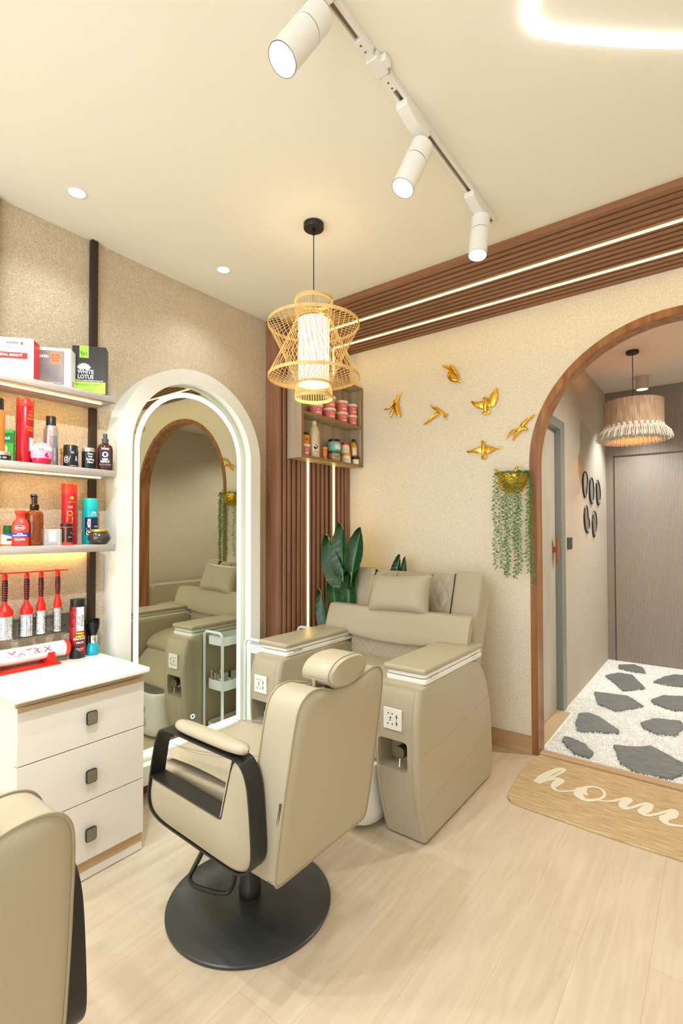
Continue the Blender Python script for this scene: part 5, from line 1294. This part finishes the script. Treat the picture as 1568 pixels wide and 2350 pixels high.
# --- hanging round brushes + rail + sockets
tag(MB().box(-.055, -.047, -2.62, -2.079, 1.176, 1.181).box(WX, -.050, -2.11, -2.10, 1.1765, 1.1805).box(WX, -.050, -2.46, -2.45, 1.1765, 1.1805).build('brush_rail', M_RED), 'thin red rail on the wall that the round brushes hang from', 'rail')
M_BARR = bpy.data.materials.new('vented_barrel'); M_BARR.use_nodes = True
nt = M_BARR.node_tree; b_ = nt.nodes['Principled BSDF']; b_.inputs['Roughness'].default_value = .35
tc_ = nt.nodes.new('ShaderNodeTexCoord'); vo = nt.nodes.new('ShaderNodeTexVoronoi'); vo.inputs['Scale'].default_value = 150; vo.inputs['Randomness'].default_value = .12
rp = nt.nodes.new('ShaderNodeValToRGB'); rp.color_ramp.interpolation = 'CONSTANT'; rp.color_ramp.elements[0].color = (0.01, 0.01, .01, 1); rp.color_ramp.elements[1].color = (.85, .84, .82, 1); rp.color_ramp.elements[1].position = .30
nt.links.new(tc_.outputs['Object'], vo.inputs['Vector']); nt.links.new(vo.outputs['Distance'], rp.inputs['Fac']); nt.links.new(rp.outputs['Color'], b_.inputs['Base Color'])
def brush(y, r, hz, label):
    x = -.058
    t = thing('round_brush', label, 'hair brush', (x, y, .91), rz=.0, group='red round brushes hanging on the rail')
    T_ = .265
    hd = [(0, T_ + .002), (.006, T_), (.0095, T_ - .008), (.0085, T_ - .02), (.0098, T_ - .045), (.010, T_ - .07), (.0085, T_ - .10), (.0075, hz + .045), (.010, hz + .035), (r * .95, hz + .012), (r, hz + .004), (r, hz - .012)]
    h = MB().lathe(hd[::-1], 24).build('handle', M_RED, t)
    def hr(z):
        for (r1_, z1_), (r2_, z2_) in zip(hd[1:], hd[2:]):
            if z2_ <= z <= z1_: return r2_ + (r1_ - r2_) * (z - z2_) / max(1e-6, z1_ - z2_)
        return .008
    za, zb2 = T_ - .024, hz + .048
    MB().lathe([(hr(zb2 + (za - zb2) * k / 14) + .0006, zb2 + (za - zb2) * k / 14) for k in range(15)], 24, cap=False).build('grip', M_BLKP, h)
    pts = [((hr(za - (za - zb2) * k / 120) + .0007) * math.cos(k * .47), (hr(za - (za - zb2) * k / 120) + .0007) * math.sin(k * .47), za - (za - zb2) * k / 120) for k in range(121)]
    MB().tube(pts, .0010, 5).build('grip_stripe', M_RED, h)
    MB().lathe([(0, 0), (r * .86, .0), (r * .90, .004), (r * .90, hz - .010)], 28).build('barrel', M_BARR, t)
    bm_ = MB(); rb = random.Random(int(y * 1000))
    for k in range(420):
        a = rb.uniform(0, 2 * PI); z = rb.uniform(.008, hz - .016); ca, sa = math.cos(a), math.sin(a); L0, L1 = r * .9, r * .9 + .0095; w = .0006
        if -sa < -.2 and False: continue
        bm_.add([(L0 * ca - w * sa, L0 * sa + w * ca, z), (L0 * ca + w * sa, L0 * sa - w * ca, z), (L1 * ca, L1 * sa, z - .001), (L0 * ca, L0 * sa, z + .0008)], [(0, 1, 2), (1, 3, 2), (3, 0, 2)])
    bm_.build('bristles', M_BLKP, t, smooth=0)
brush(-2.323, .030, .105, 'widest red round brush, leftmost on the rail')
brush(-2.242, .0245, .104, 'second red round brush from the left, medium barrel')
brush(-2.186, .0190, .112, 'third red round brush, slimmer, left of the narrowest one')
brush(-2.118, .0160, .116, 'narrowest red round brush, rightmost on the rail')
t = thing('socket_panel', 'long dark grey wall socket panel behind the hanging brushes', 'socket', (WX, -2.14, .936))
M_SP = mat('socket_grey', (104, 98, 88), .4)
MB().box(0, .010, -.135, .115, -.042, .042).build('plate', M_SP, t, bevel=.003)
for a in (-.13, -.09, -.05, -.01): MB().box(.010, .013, a + .002, a + .036, -.028, .028).build('rocker_switch', mat('socket_grey2', (122, 116, 106), .35), t, bevel=.001)
mb = MB()
for (y, z, r_) in ((.055, .020, .005), (.040, -.012, .0035), (.072, -.012, .0035)): mb.lathe([(0, 0), (r_, 0), (r_, .0012), (0, .0012)], 14, M=Matrix.Translation((.010, y, z)) @ Matrix.Rotation(R(90), 4, 'Y'))
mb.build('socket_hole', M_INK, t)

# --- counter top items
ZT = .780
t = thing('foil_roll', 'white salon foil roll tube with red end ring, lying on the counter', 'roll', (-.040, -2.33, ZT + .057))
MM = Matrix.Rotation(R(90), 4, 'X')
MB().lathe([(0, -.245), (.033, -.245), (.033, .24), (0, .24)], 36, M=MM).build('tube', M_WHITE, t)
MB().lathe([(.0335, -.248), (.0342, -.246), (.0342, -.232), (.0335, -.230)], 36, M=MM).lathe([(.0, -.2485), (.034, -.248)], 36, M=MM).build('end_ring', M_BRUT, t)
# lettering wrapped round a horizontal tube
cu = text('MATRIX', .036, M_INKR, t, loc=(0, .085, 0), rot=(0, 0, 0), sx=1.3)
for v in cu.data.vertices:
    x, y, z = v.co; a = y / .0334 + R(22); v.co = (.0336 * math.cos(a), x, .0336 * math.sin(a))
t = thing('roll_holder', 'red plastic cradle under the white foil roll', 'holder', (-.040, -2.27, ZT))
for y in (-.12, .092):
    MB().prism(round_poly([(-.040, 0), (.046, 0), (.046, .012), (.040, .052), (.034, .055), (.030, .035), (.014, .0225), (-.014, .0225), (-.028, .035), (-.036, .05), (-.040, .045)], .003), 'xz', y, y + .028).build('upright', M_RED, t, bevel=.002)
MB().box(-.044, .054, -.135, .14, 0, .008).build('base', M_RED, t, bevel=.003)
t, p = item('deodorant_can', 'black and red rose-print deodorant can with black cap standing on the counter', 'can', -.046, -2.036, ZT, [('can', [(.031, 0), (.033, .003), (.033, .232)], M_JBLK), ('cap', [(.031, .232), (.0315, .234), (.0315, .264), (0, .265)], M_JBLK)], 'items standing on the counter')
band('rose_print', mat('rose_red', (206, 30, 36), .4, var=((60, 10, 14), 36, (1, 1, 1))), p['can'], .0333, .12, .232, -88, -6)
band('white_label', M_WBOX, p['can'], .0335, .122, .230, -6, 52); text('WILD\nSTONE', .0165, M_INK, p['can'], (0, 0, .168), wrap=.0338, spin=R(90), ang=R(24), bold=.02)
band('red_print', mat('rose_red'), p['can'], .0333, .02, .12, -70, 70)
band('black_print', M_JBLK, p['can'], .0334, .0, .055, -60, 25)
band('yellow_strip', mat('strip_yellow', (236, 210, 40), .4), p['can'], .0336, .096, .116, -10, 52); text('MAHA', .015, M_INK, p['can'], (0, 0, .106), wrap=.0339, ang=R(22), bold=.03)
text('BACHAT', .014, M_INKW, p['can'], (0, 0, .088), wrap=.0339, ang=R(22), bold=.03); band('black_strip', M_JBLK, p['can'], .0336, .062, .079, -10, 52); text('PACK', .013, M_INKW, p['can'], (0, 0, .0705), wrap=.0339, ang=R(22), bold=.03)
text('PERFUMED\nTALC', .007, M_INKW, p['can'], (0, 0, .040), wrap=.0339, ang=R(22))
t, p = item('makeup_brush', 'black-bristled neck brush with turquoise handle standing on the counter', 'brush', -.044, -1.968, ZT, [('handle', [(.022, 0), (.026, .003), (.029, .018), (.027, .034), (.021, .050), (.0185, .056)], mat('turquoise_acrylic', (20, 190, 214), .1, trans=.3, coat=.4)), ('ferrule', [(.0185, .055), (.0195, .058), (.0195, .088), (.018, .090)], M_CHR)], 'items standing on the counter')
mb = MB(); rb = random.Random(2)
for k in range(900):
    a = rb.uniform(0, 2 * PI); q = math.sqrt(rb.random()); r0_ = .016 * q; r1_ = .036 * q
    p0 = Vector((r0_ * math.cos(a), r0_ * math.sin(a), .088)); top = .145 + .018 * math.sqrt(max(0, 1 - q * q)) + .012 * math.cos(a) * q
    p1 = Vector((r1_ * math.cos(a) * .9, r1_ * math.sin(a) * .9, top)); pm = p0.lerp(p1, .5) + Vector((math.cos(a), math.sin(a), 0)) * .004 * q
    w = Vector((-math.sin(a), math.cos(a), 0)) * .0008
    mb.add([p0 + w, p0 - w, pm + w, pm - w, p1 + w * .5, p1 - w * .5], [(0, 1, 3, 2), (2, 3, 5, 4)])
mb.lathe([(.016, .088), (.024, .115), (.030, .140), (.024, .148), (0, .155)], 24)
mb.build('bristles', M_BLKP, t, smooth=0)

# --- corner cabinet products
M_PKJ = mat('pink_tub', (240, 132, 132), .35); M_CRM = mat('cream_plastic', (250, 240, 214), .4)
def pink(y, z, label, r=.046, x=.072):
    t, p = item('pink_tub', label, 'tub', x, y, z, [('tub', [(r * .84, 0), (r * .87, .002), (r * .95, .070)], M_PKJ), ('lid', [(r, .066), (r * 1.04, .070), (r * 1.04, .079), (r, .082), (0, .0825)], M_CRM)], 'pink tubs with cream lids in the corner cabinet', rz=R(52), n=28)
    band('pink_label', M_PKL, p['tub'], r * .93, .006, .056, -30, 60, 10)
    text('PG', .016, M_CRM, p['tub'], (0, 0, .042), wrap=r * .955, ang=R(15)); 
    mb = MB()
    for k in range(5): mb.ball((r * .95 * math.cos(-PI / 2 + R(15 + (k - 2) * 9)), r * .95 * math.sin(-PI / 2 + R(15 + (k - 2) * 9)), .020 + .003 * (k % 2)), .0055, 8, 5)
    mb.build('flower_print', M_CRM, p['tub'])
zs, zl = 1.832 + .3062, 1.832 + .0162
pink(-.500, zs, 'pink tub standing alone at the left of the cabinet top shelf', r=.050)
pink(-.350, zs, 'lower pink tub of the left stack in the cabinet', r=.048); pink(-.350, zs + .0835, 'upper pink tub of the left stack, half hidden by the bamboo lamp', r=.047)
pink(-.203, zs, 'lower pink tub of the middle stack in the cabinet'); pink(-.203, zs + .0835, 'upper pink tub of the middle stack in the cabinet')
pink(-.078, zs, 'lower pink tub of the right stack in the cabinet', r=.042); pink(-.078, zs + .0835, 'upper pink tub of the right stack in the cabinet', r=.042)
pink(-.615, zl, 'pink tub under the orange jar on the cabinet lower shelf', r=.036)
t, p = item('gel_jar', 'orange jar with black lid stacked on a pink tub in the cabinet', 'jar', .072, -.618, zl + .083, [('jar', [(.027, 0), (.033, .01), (.034, .05), (.030, .060)], mat('orange_jar', (246, 150, 20), .3)), ('lid', [(.029, .060), (.030, .062), (.029, .078), (0, .079)], mat('brown_lid', (60, 40, 24), .4))], GC, rz=R(52))
text('beauty\nangels', .010, M_INK, p['jar'], (0, 0, .030), wrap=.0345, ang=R(20), bold=.02)
t, p = item('shampoo_bottle', 'tall pearl-white shampoo bottle with blue floral print in the cabinet', 'bottle', .070, -.516, zl, [('bottle', [(.036, 0), (.039, .004), (.039, .150), (.036, .180), (.027, .208), (.016, .228), (.0155, .232)], mat('pearl', (232, 214, 180), .3, .1)), ('cap', [(.0165, .232), (.0165, .254), (.015, .256), (0, .256)], M_CRM)], GC, rz=R(52))
text('BIOLAGE', .016, mat('ink_slate', (90, 96, 110), .6), p['bottle'], (0, 0, .125), wrap=.0394, spin=R(90), ang=R(40))
for a, z, r_ in ((-5, .070, .007), (12, .066, .006), (24, .076, .006), (2, .060, .005), (8, .088, .004)): MB().ball((.039 * math.cos(-PI / 2 + R(a)), .039 * math.sin(-PI / 2 + R(a)), z), (r_, .003, r_), 8, 5).build('flower_print', mat('ink_navy', (30, 50, 90), .5), p['bottle'])
band('white_strip', M_CRM, p['bottle'], .0393, .050, .057, -28, 35); text('SMOOTHPROOF', .007, M_INK, p['bottle'], (0, 0, .040), wrap=.0394, ang=R(22))
t, p = item('pill_bottle', 'small orange vial with yellow cap in the middle of the cabinet lower shelf', 'bottle', .085, -.418, zl, [('vial', [(.016, 0), (.017, .002), (.017, .075)], mat('orange_vial', (232, 84, 50), .15, coat=.4, var=((246, 150, 100), 60, (1, 1, 1)))), ('cap', [(.0195, .073), (.0195, .088), (0, .089)], mat('orange_lid'))], GC)
t, p = item('hair_mask_jar', 'brown pearl jar with dark green lid under the mint jar in the cabinet', 'jar', .072, -.293, zl, [('jar', [(.036, 0), (.045, .012), (.046, .030), (.041, .058)], mat('bronze_pearl', (190, 160, 130), .3, .2)), ('lid', [(.041, .058), (.042, .060), (.042, .074), (0, .075)], mat('green_lid', (10, 116, 84), .35))], GC, rz=R(52))
text('+ EXTENSO', .010, mat('ink_blue', (30, 90, 130), .5), p['jar'], (0, 0, .034), wrap=.0464, ang=R(12), bold=.02)
t, p = item('hair_mask_jar', 'mint green jar with black lid stacked on the green-lidded jar', 'jar', .072, -.293, zl + .0755, [('jar', [(.042, 0), (.047, .008), (.0475, .045), (.042, .066)], mat('mint', (140, 196, 180), .35)), ('lid', [(.042, .066), (.0435, .068), (.0435, .083), (.041, .085), (0, .085)], M_JBLK)], GC, rz=R(52))
band('white_label', M_WBOX, p['jar'], .0479, .012, .046, -5, 60); text('CARE MASK', .006, M_INK, p['jar'], (0, 0, .036), wrap=.0482, ang=R(20))
t, p = item('body_cream_jar', 'cream jar with orange lid on the right of the cabinet lower shelf', 'jar', .080, -.160, zl, [('jar', [(.036, 0), (.0385, .004), (.036, .040), (.032, .058)], M_CRM), ('lid', [(.033, .058), (.034, .060), (.034, .074), (0, .075)], mat('orange_lid'))], GC, rz=R(52))
text('INDIE NUTRI', .008, M_INK, p['jar'], (0, 0, .026), wrap=.0385, ang=R(-12))
t, p = item('body_cream_jar', 'cream jar with magenta lid stacked on the orange-lidded jar', 'jar', .075, -.165, zl + .0755, [('jar', [(.033, 0), (.035, .003), (.033, .045), (.027, .062)], M_CRM), ('lid', [(.026, .062), (.027, .064), (.027, .078), (0, .079)], mat('magenta_lid', (222, 20, 110), .35))], GC, rz=R(52))
text('NUTRI', .008, M_INK, p['jar'], (0, 0, .022), wrap=.0353, ang=R(-5))
t, p = item('body_cream_jar', 'small yellow-cream pot with black lid in the cabinet right corner', 'jar', .100, -.068, zl, [('jar', [(.026, 0), (.0275, .003), (.0275, .040)], mat('pale_yellow', (244, 216, 130), .4)), ('lid', [(.027, .040), (.028, .042), (.028, .060), (0, .061)], mat('brown_lid'))], GC, rz=R(52))
band('white_label', M_WBOX, p['jar'], .0278, .006, .03, -60, 50)
t, p = item('serum_bottle', 'golden serum bottle with black cap standing on the small black lid', 'bottle', .080, -.068, zl + .0615, [('bottle', [(.025, 0), (.028, .004), (.028, .080), (.024, .096), (.012, .108), (.011, .112)], mat('golden_serum', (226, 160, 60), .2, .2)), ('cap', [(.012, .111), (.0125, .113), (.0125, .134), (0, .135)], M_JBLK)], GC, rz=R(52))
band('white_label', M_WBOX, p['bottle'], .0283, .012, .066, -25, 55); text('SERIE\nEXPERT', .006, M_INK, p['bottle'], (0, 0, .054), wrap=.0286, ang=R(15))
# small black sensor box at the left end of the ceiling slats and its stray wire
tag(MB().prism([(-.835, CZ - .030), (-.775, CZ - .030), (-.775, CZ - .002), (-.80, CZ - .002)], 'yz', -.07, -.0).build('power_adapter', M_BLK), 'small black box at the ceiling where the slats begin', 'electrical box')
